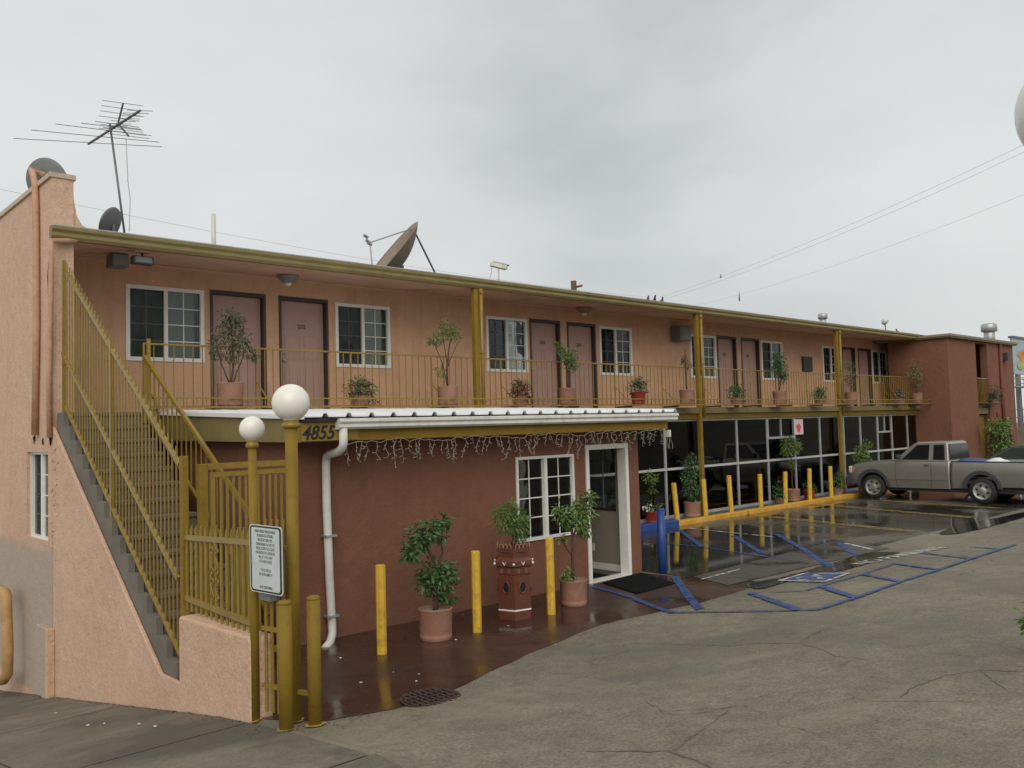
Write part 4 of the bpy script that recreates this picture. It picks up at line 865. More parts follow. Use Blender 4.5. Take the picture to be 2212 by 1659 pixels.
for (x, y), (tx, ty), nm in (((619, 1578), (619, 1295), 'left mustard bollard hugging the big lamp post'), ((681, 1568), (679, 1285), 'mustard bollard just right of the big lamp post')):
    p = at_g(x, y); d = ray(tx, ty); h = CAMH+d[2]*math.hypot(p.x, p.y)/math.hypot(d[0], d[1])-p.z; bollard(tuple(p), h, .056, 'mustard', nm, base='yellow_paint', group='mustard bollards at the entrance corner')
for (x, y), ty, nm in (((825, 1413), 1220, 'yellow bollard nearest the downpipe on the red apron'), ((1031, 1366), 1190, 'yellow bollard between the first pot and the castle planter'), ((1191, 1327), 1162, 'yellow bollard between the castle planter and the office door')):
    p = at_g(x, y); d = ray(x-3, ty); h = CAMH+d[2]*math.hypot(p.x, p.y)/math.hypot(d[0], d[1])-p.z; bollard(tuple(p), h, .056, 'yellow', nm, square=True, group='yellow bollards outside the office')
ORD = ['first', 'second', 'third', 'fourth', 'fifth', 'sixth', 'seventh']
for i, (x, y, tx, ty) in enumerate(((1457, 1122, 1455, 1043), (1525, 1114, 1519, 1035), (1580, 1105, 1574, 1027), (1644, 1096, 1641, 1024), (1697, 1087, 1696, 1019), (1750, 1083, 1748, 1012), (1796, 1075, 1793, 1007))):
    p = at_z(x, y, .11); p.y = min(p.y, 12.62); d = ray(tx, ty); t = math.hypot(p.x, p.y)/math.hypot(d[0], d[1]); q = EYE+d*t
    bollard(tuple(p), q[2]-p.z, .062, 'yellow', 'slim yellow bollard on the storefront curb, %s from the office' % ORD[i], square=True, lean=(q[0]-p.x, q[1]-p.y), group='yellow bollards along the storefront')
p = at_g(1419, 1242); bollard((11.30, 8.72, .01), 1.05, .066, 'blue', 'tall blue bollard at the office corner by the accessible bay', 16)
# warning sign on the lamp posts
sg2 = thing('parking_sign', at_y(573, 1285, 6.62), 'white metal tow-away parking sign with small black print on the lamp post', 'sign')
P0, P1, P2, P3 = [Vector(p) for p in (at_x(538, 1131, 3.31), at_y(609, 1139, 6.42), at_y(612, 1289, 6.42), at_x(541, 1276, 3.31))]
def sgp(u, v, w_):
    a = P3.lerp(P0, v); b = P2.lerp(P1, v); nn = (P1-P0).cross(P3-P0).normalized()
    if nn.y > 0: nn = -nn
    return a.lerp(b, u)+nn*w_
def rrect(u0, u1, v0, v1, r, w0, w1, name, m, par):
    asp = (P1-P0).length/(P0-P3).length; pts = []
    for cx_, cy_, a0 in ((u1-r, v1-r*asp, 0), (u0+r, v1-r*asp, 90), (u0+r, v0+r*asp, 180), (u1-r, v0+r*asp, 270)):
        for k in range(5): a = math.radians(a0+22.5*k); pts.append((cx_+r*math.cos(a), cy_+r*asp*math.sin(a)))
    n_ = len(pts); mb = MB(); mb.add([sgp(u, v, w0) for u, v in pts]+[sgp(u, v, w1) for u, v in pts], [list(range(n_)), [n_+i for i in range(n_)][::-1]]+[[i, (i+1) % n_, n_+(i+1) % n_, n_+i] for i in range(n_)])
    return mb.build(name, m, par)
rrect(0, 1, 0, 1, .08, -.003, 0, 'sign_plate', 'sign_white', sg2); rrect(.03, .97, .016, .984, .07, .0012, .0022, 'sign_border', 'black_text', sg2); rrect(.075, .925, .04, .96, .05, .003, .0036, 'sign_face', 'sign_white', sg2)
lines = ['UNAUTHORIZED VEHICLES', 'NOT DISPLAYING PLACARDS', 'PLACARDS OR PLATES', 'DISTINGUISHING PLACARDS OR', 'SPECIAL LICENSE PLATES ISSUED', 'FOR PERSONS WITH DISABILITIES', 'WILL BE TOWED AWAY', 'AT OWNERS EXPENSE', '', 'TOWED VEHICLES', 'MAY BE RECLAIMED AT', '', '', 'OR BY TELEPHONING']
lines[0:4] = ['UNAUTHORIZED VEHICLES PARKED', 'IN DESIGNATED ACCESSIBLE', 'SPACES NOT DISPLAYING', 'DISTINGUISHING PLACARDS OR']
wS = (P1-P0).length; hS = (P0-P3).length
for i, s in enumerate(lines):
    if s:
        sz = .055; cond = min(.62, .78*wS/(len(s)*sz*.62*hS/hS)); v0 = .905-i*.063
        text_mesh(s, sz*hS/1.0*1.05, lambda u, v, w_: sgp(.5+u/wS, v0+v/hS, .0042+w_), 'print_line', 'black_text', sg2, ext=.0003, cond=.56, bold=.0004)
MB().box(3.40, 3.47, 6.72, 6.90, 1.05, 1.30).build('bracket', 'grey_box', sg2)
# ================================================================== plants
def leaf(mb, p, d, up, L_, W_):
    s = d.cross(up); s = s.normalized() if s.length > 1e-4 else Vector((1, 0, 0)); u = s.cross(d).normalized()
    m = p+d*L_*.5; mb.add([p, m+s*W_/2+u*W_*.12, p+d*L_-u*L_*.12, m-s*W_/2+u*W_*.12], [(0, 1, 2), (0, 2, 3)])
def foliage(rr, mb, c, r, n, L_, W_, sq=1.0, droop=.35):
    n = int(n*1.5); L_ *= 1.12; W_ *= 1.2
    for _ in range(n):
        v = Vector((rr.gauss(0, 1), rr.gauss(0, 1), rr.gauss(0, 1))).normalized()*r*(rr.random()**.45); v.z *= sq
        d = (v*.7/r+Vector((rr.gauss(0, .6), rr.gauss(0, .6), rr.gauss(0, .5)-droop))).normalized()
        leaf(mb, c+v, d, Vector((rr.gauss(0, .5), rr.gauss(0, .5), 1)), L_*rr.choice([.45, .6, .8, 1, 1.1, 1.35]), W_*rr.uniform(.55, 1.25))
def pot_round(t, c, r, h, m='terracotta', soil='soil', taper=.93):
    MB().lathe([(r*taper*.94, 0), (r*taper, .012), (r*(taper+.01), h*.17), (r*(taper-.012), h*.19), (r*(taper+.005), h*.22), (r*.99, h*.96), (r*1.01, h*.975), (r*1.0, h), (r*.92, h), (r*.90, h*.9)], c, 32, cap=False).build('pot', m, t, True)
    MB().lathe([(r*.92, h*.9), (.001, h*.93)], c, 24, cap=False).build('soil', soil, t, True)
def potted(name, label, c, r, h, stems, clumps, lm, seed, leafL=.07, leafW=.03, pm='terracotta', group=None, cat='potted plant', soil='soil', flowers=None, twig=.6, potfn=None):
    """stems: list of polylines (offset from soil centre); clumps: (offset, radius, count)"""
    rr = random.Random(seed); c = Vector(c); t = thing(name, c, label, cat, group)
    (potfn or pot_round)(t, c, r, h, pm, soil) if potfn is None else potfn(t, c)
    s0 = c+Vector((0, 0, h*.92)); mb = MB(); fo = MB()
    ends = []
    for pl, r0 in stems:
        P = [s0+Vector(p) for p in pl]; Q = []
        for a, b in zip(P, P[1:]):
            for k in range(3): Q.append(a.lerp(b, k/3)+Vector((rr.gauss(0, .006), rr.gauss(0, .006), 0)))
        Q.append(P[-1]); mb.tube(Q, [r0*(1-.6*i/len(Q)) for i in range(len(Q))], 7)
        ends.append(P)
    for off, rad, n in clumps:
        cc = s0+Vector(off)
        near = min((q for P in ends for q in P), key=lambda q: (q-cc).length)
        for k in range(5): e = cc+Vector((rr.gauss(0, rad*.45), rr.gauss(0, rad*.45), rr.gauss(0, rad*.4))); mb.tube([near, near.lerp(e, .5)+Vector((0, 0, rad*.1)), e], [.005, .004, .002], 5)
        foliage(rr, fo, cc, rad, n, leafL, leafW)
    mb.build('stem', 'bark', t, True); fo.build('foliage', lm, t)
    if flowers:
        fl = MB()
        for off, rad, n in flowers[1]: foliage(rr, fl, s0+Vector(off), rad, n, .05, .045)
        fl.build('flowers', flowers[0], t)
    return t
V3 = lambda x, z, y=0: (x, y, z)
# --- the three beside the office
p1 = at_g(942, 1380); 
potted('potted_ficus', 'dark green ficus in a terracotta pot against the blank office wall', p1, .20, .36, [([V3(0, 0), V3(.0, .22), V3(.02, .40), V3(-.08, .70), V3(-.16, .88)], .026), ([V3(.02, 0), V3(.05, .4), V3(.11, .65), V3(.12, .85), V3(.10, .98)], .020), ([V3(0, .1), V3(-.06, .3), V3(-.1, .45)], .014)],
       [(V3(-.20, .85), .14, 110), (V3(-.07, .93), .13, 90), (V3(-.34, .70, .0), .10, 65), (V3(.16, 1.0), .09, 60), (V3(.09, .82), .06, 20), (V3(-.02, .42), .17, 130), (V3(.16, .38, -.03), .15, 95), (V3(-.10, .32), .14, 70), (V3(.08, .2), .12, 50), (V3(.18, .12), .09, 30), (V3(.20, .45), .08, 30)], 'leaf_dark', 11, .075, .038, soil='pebble')
def castle(t, c):
    n = 6; R0 = .235
    MB().lathe([(R0, 0), (R0*1.0, .10), (R0*1.0, .56), (R0*1.03, .58), (R0*1.03, .66), (R0*1.14, .68), (R0*1.14, .74), (R0*.98, .78), (R0*1.0, .90), (R0*.90, .90), (R0*.86, .84)], c, n, cap=False, rot=-.223).build('pot', 'terracotta_red', t)
    MB().lathe([(R0*.95, .85), (.001, .88)], c, 18, cap=False).build('soil', 'soil', t)
    MB().lathe([(R0*1.012, .115), (R0*1.02, .118), (R0*1.02, .132), (R0*1.012, .135)], c, n, cap=False, rot=-.223).build('white_band', 'white_vinyl', t)
    for i in range(n):
        a0, a1 = -.223+2*math.pi*i/n, -.223+2*math.pi*(i+1)/n; f0 = c+Vector((math.cos(a0), math.sin(a0), 0))*R0; f1 = c+Vector((math.cos(a1), math.sin(a1), 0))*R0; mid = (f0+f1)/2; nn = Vector((mid.x-c.x, mid.y-c.y, 0)).normalized(); tt = (f1-f0).normalized()
        for s in (.25, .5, .75):      # little merlons with arched outlines
            q = f0.lerp(f1, s)+Vector((0, 0, .90)); mb = MB(); mb.tube([q-tt*.025, q-tt*.025+Vector((0, 0, .035)), q+Vector((0, 0, .055)), q+tt*.025+Vector((0, 0, .035)), q+tt*.025], .007, 5); mb.build('merlon', 'terracotta', t)
        MB().lathe([(.001, -.016), (.012, -.012), (.017, 0), (.012, .012), (.001, .016)], f0+(f0-c)*.0+Vector((math.cos(a0), math.sin(a0), 0))*.045+Vector((0, 0, .71)), 8).build('white_knob', 'white_vinyl', t, True)
        q = mid+nn*.034+Vector((0, 0, .71)); MB().tube([q-tt*.022+Vector((0, 0, .02)), q-Vector((0, 0, .018)), q+tt*.022+Vector((0, 0, .02))], .006, 5).build('white_mark', 'white_vinyl', t)
        for s in (-.055, .055):
            q = mid+nn*.012+tt*s+Vector((0, 0, .615)); MB().tube([q+tt*.014*math.cos(b)+Vector((0, 0, .022*math.sin(b))) for b in [2*math.pi*k/10 for k in range(11)]], .004, 5).build('ring_mark', 'terracotta', t)
        q = mid+nn*.004+Vector((0, 0, .40)); ring = [q+tt*.048*math.cos(b)+Vector((0, 0, .062*math.sin(b)+(.02 if abs(b-math.pi/2) < .4 else 0))) for b in [2*math.pi*k/16 for k in range(16)]]
        mb = MB(); mb.add([q+nn*.002-Vector((0, 0, 0))]+ring, [(0, k+1, (k+1) % 16+1) for k in range(16)]); mb.build('arched_niche', 'black_text', t); MB().tube(ring+[ring[0]], .010, 6).build('niche_rim', 'terracotta_red', t, True)
    
p2 = at_g(1113, 1333)
potted('castle_planter', 'weeping green shrub in a red castle-shaped clay planter by the office window', p2, .2, .92, [([V3(0, 0), V3(-.01, .1), V3(.0, .25), V3(-.05, .45)], .016)], [(V3(-.10, .42), .19, 330), (V3(.07, .34), .15, 220), (V3(.14, .22), .10, 120), (V3(-.02, .52), .11, 110), (V3(.2, .40), .07, 50)], 'leaf_mid', 12, .075, .014, potfn=castle, cat='planter')
p3 = at_g(1240, 1306)
potted('potted_ficus', 'pale green ficus in a terracotta pot left of the office door', p3, .19, .34, [([V3(0, 0), V3(.0, .35), V3(.02, .6), V3(-.08, .85)], .024), ([V3(.02, .6), V3(.12, .82), V3(.25, 1.0)], .016), ([V3(.0, .35), V3(-.15, .5), V3(-.20, .6)], .009), ([V3(.01, .6), V3(.03, .95)], .014)],
       [(V3(-.10, .88), .14, 110), (V3(.10, .86), .16, 150), (V3(.28, .92, .05), .16, 130), (V3(.33, 1.12), .10, 60), (V3(-.22, .98), .10, 50), (V3(.26, .68), .10, 60), (V3(-.2, .6), .05, 18), (V3(-.08, .1), .08, 40)], 'leaf_mid', 13, .08, .032, soil='pebble')
# --- along the storefront
def onwalk(x, y): p = at_z(x, y, .107); return Vector((p.x, min(max(p.y, 12.55), 12.75), .107))
c = onwalk(1400, 1128); potted('potted_plant', 'leafy plant with white flowers in a bright red pot beside the office corner', c, .17, .26, [([V3(0, 0), V3(0, .35), V3(.0, .75)], .012)], [(V3(.0, .82), .16, 80), (V3(0, .55), .10, 30), (V3(.0, .12), .18, 60)], 'leaf_mid', 21, .09, .04, 'red_plastic', flowers=('white_vinyl', [(V3(-.15, .14), .12, 16)]))
c = onwalk(1488, 1115); potted('potted_shrub', 'tall dark shrub in a terracotta pot behind the first storefront bollards', c, .21, .36, [([V3(0, 0), V3(0, .5), V3(.02, .95)], .02)], [(V3(0, .35), .22, 190), (V3(-.06, .65), .22, 190), (V3(.06, .9), .20, 150), (V3(.02, 1.12), .13, 80), (V3(.1, .1), .18, 90)], 'leaf_dark', 22, .06, .03)
c = onwalk(1665, 1085); potted('potted_shrub', 'low spreading shrub in a small pot between the fourth and fifth bollards', c, .16, .14, [([V3(0, 0), V3(0, .2)], .01)], [(V3(0, .12), .24, 170), (V3(.12, .2), .14, 70)], 'leaf_dark', 23, .07, .03)
c = onwalk(1713, 1082); potted('potted_tree', 'small umbrella-crowned tree in a terracotta pot under the storefront notice', c, .21, .34, [([V3(0, 0), V3(0, .5), V3(-.02, 1.05), V3(-.03, 1.2)], .02), ([V3(-.02, 1.0), V3(-.2, 1.15)], .01), ([V3(-.02, 1.0), V3(.2, 1.1)], .01)], [(V3(-.05, 1.32), .24, 220), (V3(.18, 1.22), .20, 150), (V3(-.25, 1.15), .17, 110), (V3(.02, .75), .12, 40)], 'leaf_mid', 24, .085, .035)
c = onwalk(1763, 1080); potted('potted_plant', 'small green plant in a red pot right of the umbrella-crowned tree', c, .16, .28, [([V3(0, 0), V3(.05, .15)], .01)], [(V3(.08, .10), .18, 90), (V3(.18, -.05), .12, 40)], 'leaf_dark', 25, .07, .03, 'red_plastic')
c = onwalk(1812, 1070); potted('potted_shrub', 'dark rounded shrub beside the storefront post next to the pickup', c, .17, .2, [([V3(0, 0), V3(0, .2)], .01)], [(V3(0, .2), .26, 190), (V3(.15, .4), .14, 70)], 'leaf_dark', 26, .06, .03)
c = onwalk(1905, 1062); potted('potted_shrub', 'leafy shrub showing above the pickup hood before the storefront', c, .2, .34, [([V3(0, 0), V3(0, .6), V3(.0, 1.1)], .02)], [(V3(0, .75), .24, 150), (V3(-.1, .95), .2, 110), (V3(.3, 1.15), .16, 70), (V3(-.3, .8), .2, 80)], 'leaf_mid', 27, .09, .04)
# --- on the balcony plant shelf
TALL = [(497, .20, .36, 'fullest shelf tree, in front of the leftmost balcony door', 'leaf_olive'), (967, .19, .36, 'many-stemmed shelf tree just left of the first balcony post', 'leaf_pale'), (1225, .185, .36, 'shelf tree between the second pair of balcony doors', 'leaf_mid'),
        (1483, .185, .36, 'nearly bare shelf sapling just left of the second balcony post', 'leaf_olive'), (1683, .19, .36, 'dense dark shelf tree in front of the sixth balcony window', 'leaf_dark'), (1838, .19, .36, 'sparse shelf tree just right of the third balcony post', 'leaf_olive'), (1980, .19, .36, 'pale shelf tree at the far end of the balcony', 'leaf_pale')]
def tall_plant(i):
    x, r, h, lab, lm = TALL[i]; p = at_y(x, 855, 12.64); c = (p.x, 12.63, SHELF); shelf_board(p.x, .62)
    S = {0: ([([V3(0, 0), V3(.05, .3), V3(.02, .9)], .022), ([V3(0, 0), V3(-.15, .35), V3(-.22, .7)], .012), ([V3(.02, 0), V3(.16, .3), V3(.28, .65)], .014)], [(V3(0, 1.05), .16, 100), (V3(-.08, .8), .17, 110), (V3(.15, .75), .18, 120), (V3(.02, .5), .16, 80), (V3(-.22, .55), .12, 50), (V3(.28, .55), .12, 50), (V3(.42, .45), .07, 24), (V3(.12, 1.0), .12, 60)]),
         1: ([([V3(0, 0), V3(.0, .4), V3(.04, .75), V3(.15, 1.0)], .022), ([V3(0, 0), V3(-.12, .45), V3(-.28, .8)], .014), ([V3(0, .4), V3(-.06, .8), V3(-.08, 1.0)], .012), ([V3(.02, .4), V3(.17, .7), V3(.36, .95)], .010)], [(V3(-.02, 1.08), .20, 130), (V3(.14, 1.05), .16, 90), (V3(-.28, .92), .14, 70), (V3(-.42, .85), .07, 20), (V3(-.16, .3), .11, 45)]),
         2: ([([V3(0, 0), V3(.0, .45), V3(-.03, .8)], .02), ([V3(.03, 0), V3(.05, .5), V3(.15, .75)], .014)], [(V3(.14, .72), .17, 130), (V3(.16, .5), .15, 100), (V3(-.10, .8), .12, 70), (V3(-.2, .95), .09, 40), (V3(.0, .62), .12, 60)]),
         3: ([([V3(0, 0), V3(-.02, .5), V3(.0, .9), V3(-.01, 1.05)], .02), ([V3(0, .4), V3(.14, .65)], .008), ([V3(0, .5), V3(-.15, .8)], .008)], [(V3(.02, .75), .14, 30), (V3(-.12, .75), .10, 16), (V3(.14, .65), .10, 20)]),
         4: ([([V3(0, 0), V3(.0, .3), V3(.03, .9)], .02), ([V3(.02, 0), V3(.1, .4)], .012)], [(V3(.02, .95), .20, 170), (V3(.12, .7), .2, 160), (V3(-.08, .72), .17, 120), (V3(.2, .42), .17, 100), (V3(.3, .5), .12, 60), (V3(-.05, 1.0), .12, 60)]),
         5: ([([V3(0, 0), V3(.05, .5), V3(-.05, .95)], .018), ([V3(.05, .3), V3(.25, .8)], .010)], [(V3(-.05, .85), .14, 45), (V3(.25, .85), .14, 40), (V3(.35, .6), .12, 30), (V3(-.15, .45), .14, 45), (V3(.1, .3), .14, 40)]),
         6: ([([V3(0, 0), V3(-.05, .5), V3(-.1, .9)], .018), ([V3(0, .2), V3(.25, .7)], .012)], [(V3(-.2, .95), .2, 70), (V3(.0, .75), .2, 80), (V3(.3, .7), .2, 60), (V3(.1, .4), .2, 70), (V3(-.35, .7), .15, 40)])}[i]
    potted('shelf_tree', lab, c, r, h, S[0], S[1], lm, 40+i, .07, .026, group='tall terracotta pots on the balcony shelf')
for i in range(7): tall_plant(i)
LOW = [(778, 'bushy red-leaved plant on the shelf below the second balcony window', 'leaf_dark', 'flower_pink'), (1123, 'red flowering plant on the shelf right of the first balcony post', 'leaf_olive', 'flower_red'), (1378, 'trailing plant in a red pot on the shelf between windows four and five', 'leaf_olive', None),
       (1590, 'low dark plant on the shelf before the fifth balcony door', 'leaf_dark', None), (1770, 'low rounded plant on the shelf left of the third balcony post', 'leaf_dark', None), (1943, 'reddish trailing plant on the shelf near the end wing', 'leaf_olive', 'flower_pink')]
for i, (x, lab, lm, fl) in enumerate(LOW):
    p = at_y(x, 858, 12.64); shelf_board(p.x, .5)
    F = (fl, [(V3(.06, .16), .14, 60), (V3(-.08, .14), .12, 40)]) if fl else None
    potted('shelf_plant', lab, (p.x, 12.63, SHELF), .15 if i != 2 else .17, .17 if i != 2 else .30, [([V3(0, 0), V3(0, .15)], .01)], [(V3(-.10, .14), .20, 130), (V3(.12, .18), .18, 120), (V3(0, .27), .12, 60), (V3(.22, -.02), .12, 50)], lm, 60+i, .055, .03, 'red_plastic' if i == 2 else 'terracotta', flowers=F, group='low pots on the balcony shelf')
# --- by the end wing, behind the vehicles
c = Vector((34.9, 11.2, 0)); potted('potted_tree', 'bushy green tree standing before the end wing stair slot', c, .3, .4, [([V3(0, 0), V3(0, 1.0), V3(.1, 1.5)], .03)], [(V3(0, 1.1), .42, 260), (V3(.3, 1.5), .35, 180), (V3(-.25, 1.5), .35, 170), (V3(.5, 1.1), .3, 120), (V3(.0, .7), .35, 140), (V3(.85, 1.75), .25, 60)], 'leaf_mid', 81, .13, .06)
c = Vector((35.85, TY-.2, 2.84)); potted('shelf_plant', 'spiky dark plant on the end wing landing shelf', c, .14, .15, [([V3(0, 0), V3(0, .2)], .01)], [(V3(.1, .25), .26, 120), (V3(.3, .1), .2, 60)], 'leaf_olive', 82, .14, .03, group='low pots on the balcony shelf')
# --- leaf tip of a shrub at the right edge, near the camera
p = at_g(2262, 1420); sh = thing('shrub', p, 'green shrub barely reaching in at the right edge', 'shrub')
rr = random.Random(5); fo = MB(); foliage(rr, fo, p+Vector((0, 0, .30)), .16, 220, .07, .035); fo.build('foliage', 'leaf_mid', sh); MB().tube([p-Vector((0, 0, .02)), p+Vector((0, 0, .3))], .015, 6).build('stem', 'bark', sh)
tip = MB(); q = at_y(2208, 1372, p.y-.05)
for k in range(4): leaf(tip, q+Vector((.05, 0, .01*k)), Vector((-.6, .1, R_.uniform(-.4, .4))).normalized(), Vector((0, 0, 1)), .055, .03)
tip.build('leaf_spray', 'leaf_pale', sh); MB().tube([q+Vector((.05, 0, .01)), p+Vector((0, 0, .3))], .004, 5).build('twig', 'bark', sh)
# litter: wet petals and paper scraps on the floor
for li, (x, y) in enumerate( ((900, 1475), (1000, 1330), (905, 1460), (850, 1455), (780, 1478), (770, 1360), (730, 1345), (735, 1425), (1098, 1355), (985, 1385), (300, 1570), (225, 1568), (190, 1572), (120, 1545), (335, 1575), (1637, 1413), (1200, 1395))):
    p = at_g(x, y); zz = ground(p.x, p.y)+(.022 if p.x < 3.4 else .014); rr = random.Random(int(x*7+y)); s = rr.uniform(.008, .020); k = 7
    o = MB().prism([(p.x+s*rr.uniform(.5, 1.3)*math.cos(2*math.pi*i/k), p.y+s*rr.uniform(.5, 1.3)*math.sin(2*math.pi*i/k), zz+rr.uniform(0, .006)) for i in range(k)], (0, 0, 0), (0, 0, .002)).build('paper_scrap', 'paper', None)
    tag(o, 'tiny pale scrap of litter on the grey pavement under the pink wall' if p.x < 3.4 else ('tiny pale scrap of litter on the open driveway' if p.y < 6.2 else 'tiny pale scrap of litter on the dark red apron'), 'litter', 'scraps on the pavement' if p.x < 3.4 else ('scraps on the driveway' if p.y < 6.2 else 'scraps on the apron'))

# dry leaves and grit gathered along the foot of the pink wall and at the post bases
ll = MB(); rr = random.Random(99)
for k in range(260):
    y = rr.uniform(6.7, 16); x = 3.335-abs(rr.gauss(0, .05)); s = rr.uniform(.006, .02); a = rr.uniform(0, 6.3); z = ground(x, y)+.015
    if k > 200: x, y = rr.gauss(3.6, .25), rr.gauss(6.45, .18); z = ground(x, y)+.012
    ll.add([(x+s*math.cos(a), y+s*math.sin(a), z), (x-s*.5*math.sin(a), y+s*.5*math.cos(a), z+s*.4), (x-s*math.cos(a), y-s*math.sin(a), z), (x+s*.5*math.sin(a), y-s*.5*math.cos(a), z+s*.25)], [(0, 1, 2, 3)])
lo_ = ll.build('leaf_litter', 'dry_leaf', None); lo_['kind'] = 'stuff'; lo_['label'] = 'dry leaf crumbs gathered along the foot of the pink wall'; lo_['category'] = 'leaf litter'
# ================================================================== vehicles
def wheel(parent, c, R0, w_, side, n=30):
    """axle along X; side -1: outer face toward -X"""
    o = MB().lathe([(R0*.66, -w_/2), (R0*.90, -w_/2), (R0*.985, -w_*.36), (R0, -w_*.2), (R0, w_*.2), (R0*.985, w_*.36), (R0*.90, w_/2), (R0*.66, w_/2)], c, n, (1, 0, 0), cap=False).build('wheel', 'rubber', parent, True)
    s = Vector(c)+Vector((side*w_*.42, 0, 0)); ax = (side, 0, 0)
    MB().lathe([(R0*.68, -.03), (R0*.68, .012), (R0*.64, .016), (R0*.58, -.012), (R0*.28, .004), (R0*.22, .012), (R0*.16, .02), (.001, .022)], s, n, ax, cap=False).build('rim', 'alloy', o, True)
    for k in range(6):
        a = 2*math.pi*k/6+.3; q = s+Vector((side*.010, R0*.42*math.cos(a), R0*.42*math.sin(a))); e1 = Vector((0, math.cos(a), math.sin(a))); e2 = Vector((0, -math.sin(a), math.cos(a)))
        MB().prism([q+e1*R0*.10*math.cos(t)+e2*R0*.085*math.sin(t) for t in [2*math.pi*i/10 for i in range(10)]], (0, 0, 0), (side*-.012, 0, 0)).build('rim_opening', 'rubber', o)
    return o
def arch(cu, r, z0, n=12): return [(cu+r*math.cos(math.pi-math.pi*i/n), z0+r*math.sin(math.pi*i/n)) for i in range(n+1)]
TGX, TGY = 25.05, 12.28
gz = lambda y: ground(25, y)+.006
tr = thing('pickup_truck', (TGX+.87, 9.8, 0), 'silver-beige extended-cab pickup parked nose to the storefront', 'pickup truck')
TZ = .06
def T(u, v, z): return Vector((TGX+v, TGY-u, z+TZ))
def tprism(poly, v0, v1, name, m, par, bevel=0, smooth=False): return MB().prism([T(u, v0, z) for u, z in poly], (0, 0, 0), (v1-v0, 0, 0)).build(name, m, par, smooth, bevel)
W_ = 1.74; FU, RU, AR = .80, 3.77, .40
def loft(K_, us, zb, zt, W0, belly, name, m, par, nose=None, crown=.02):
    """car body skin: curved flanks from zb(u) up to zt(u) and a crowned top"""
    mb = MB(); rows = []; NR = 9
    for u in us:
        b, t = zb(u), zt(u); sec = []
        ins = nose(u) if nose else 0
        for k in range(NR):
            z = b+(t-.05-b)*k/(NR-1); sec.append((belly(z)+ins, z))
        v0 = sec[-1][0]; sec += [(v0+.012, t-.022), (v0+.035, t-.006), (v0+.075, t+.001)]
        half = sec; top = [(W0/2-.30, t+crown), (W0/2, t+crown*1.15)]
        full = half+top+[(W0-v, z) for v, z in reversed(half+top[:1])]
        rows.append([K_(u, v, z) for v, z in full])
    n = len(rows[0])
    for r in rows: mb.v += r
    for i in range(len(rows)-1):
        for k in range(n-1): mb.f.append([i*n+k, i*n+k+1, (i+1)*n+k+1, (i+1)*n+k]); mb.mi.append(0)
    for i, rev in ((0, False), (len(rows)-1, True)):
        f = [i*n+k for k in range(n)]; mb.f.append(f[::-1] if not rev else f); mb.mi.append(0)
    return mb.build(name, m, par, True)
def archz(u, cs, r, z0, base):
    z = base
    for c in cs:
        if abs(u-c) < r: z = max(z, z0+math.sqrt(r*r-(u-c)**2))
    return z
bel = lambda z: .004+.10*max(0, (.66-z))**2*3.0+.055*max(0, (z-.72)/.38)**2
us = sorted(set([.06, .09, .14, .2, .28]+[FU+AR*math.cos(math.pi*k/16) for k in range(17)]+[1.3+.1*k for k in range(17)]+[2.935]))
def zt_(u): return float(np.interp(u, [.05, .09, .14, .22, .36, .8, 1.40, 1.50, 2.94], [.80, .88, .94, .985, 1.02, 1.06, 1.10, 1.115, 1.10]))
loft(T, us, lambda u: archz(u, [FU], AR, .36, .33 if u > .5 else .42), zt_, W_, bel, 'body', 'truck_paint', tr, lambda u: .09*max(0, 1-u/.30)**2)
# greenhouse
gv = lambda z: .05+.12*(z-1.09)/.55
gh = [(1.40, 1.09), (1.93, 1.575), (2.06, 1.63), (2.80, 1.64), (2.88, 1.60), (2.93, 1.09)]
mb = MB(); n = len(gh); mb.add([T(u, gv(z), z) for u, z in gh]+[T(u, W_-gv(z), z) for u, z in gh], [list(range(n)), [n+i for i in range(n)][::-1]]+[[i+1, i, n+i, n+i+1] for i in range(n-1)]); cab = mb.build('cab', 'truck_paint', tr, False, .03)
def pane(poly, name, off=-.006, m='car_glass', par=None):
    for side in (0, 1):
        mb = MB(); n = len(poly); f = (lambda u, z, o: T(u, gv(z)+o, z)) if side == 0 else (lambda u, z, o: T(u, W_-gv(z)-o, z))
        mb.add([f(u, z, off) for u, z in poly]+[f(u, z, .004) for u, z in poly], [list(range(n)) if side else list(range(n))[::-1]]+[[i, (i+1) % n, n+(i+1) % n, n+i] for i in range(n)]); mb.build(name, m, par or cab)
pane([(1.62, 1.13), (2.05, 1.555), (2.40, 1.565), (2.39, 1.13)], 'seal', -.004, 'plastic_dark'); pane([(1.655, 1.145), (2.065, 1.54), (2.385, 1.55), (2.375, 1.145)], 'side_window', -.008, 'tint')
pane([(2.50, 1.13), (2.50, 1.56), (2.80, 1.565), (2.83, 1.13)], 'seal', -.004, 'plastic_dark'); pane([(2.52, 1.15), (2.52, 1.54), (2.785, 1.545), (2.81, 1.15)], 'quarter_window', -.008, 'tint')
for nm, (ua, za, ub, zb), o_ in (('windscreen', (1.44, 1.135, 1.92, 1.565), -.01), ('rear_window', (2.932, 1.14, 2.89, 1.57), .01)):
    mb = MB(); nd = Vector((0, 1, .9)).normalized() if nm == 'windscreen' else Vector((0, -1, .08)).normalized()
    q = [T(ua, gv(za)+.07, za), T(ua, W_-gv(za)-.07, za), T(ub, W_-gv(zb)-.07, zb), T(ub, gv(zb)+.07, zb)]; mb.add([p+nd*.012 for p in q]+[p-nd*.01 for p in q], [(0, 1, 2, 3), (7, 6, 5, 4)]+[(i, (i+1) % 4, 4+(i+1) % 4, 4+i) for i in range(4)]); mb.build(nm, 'tint', cab)
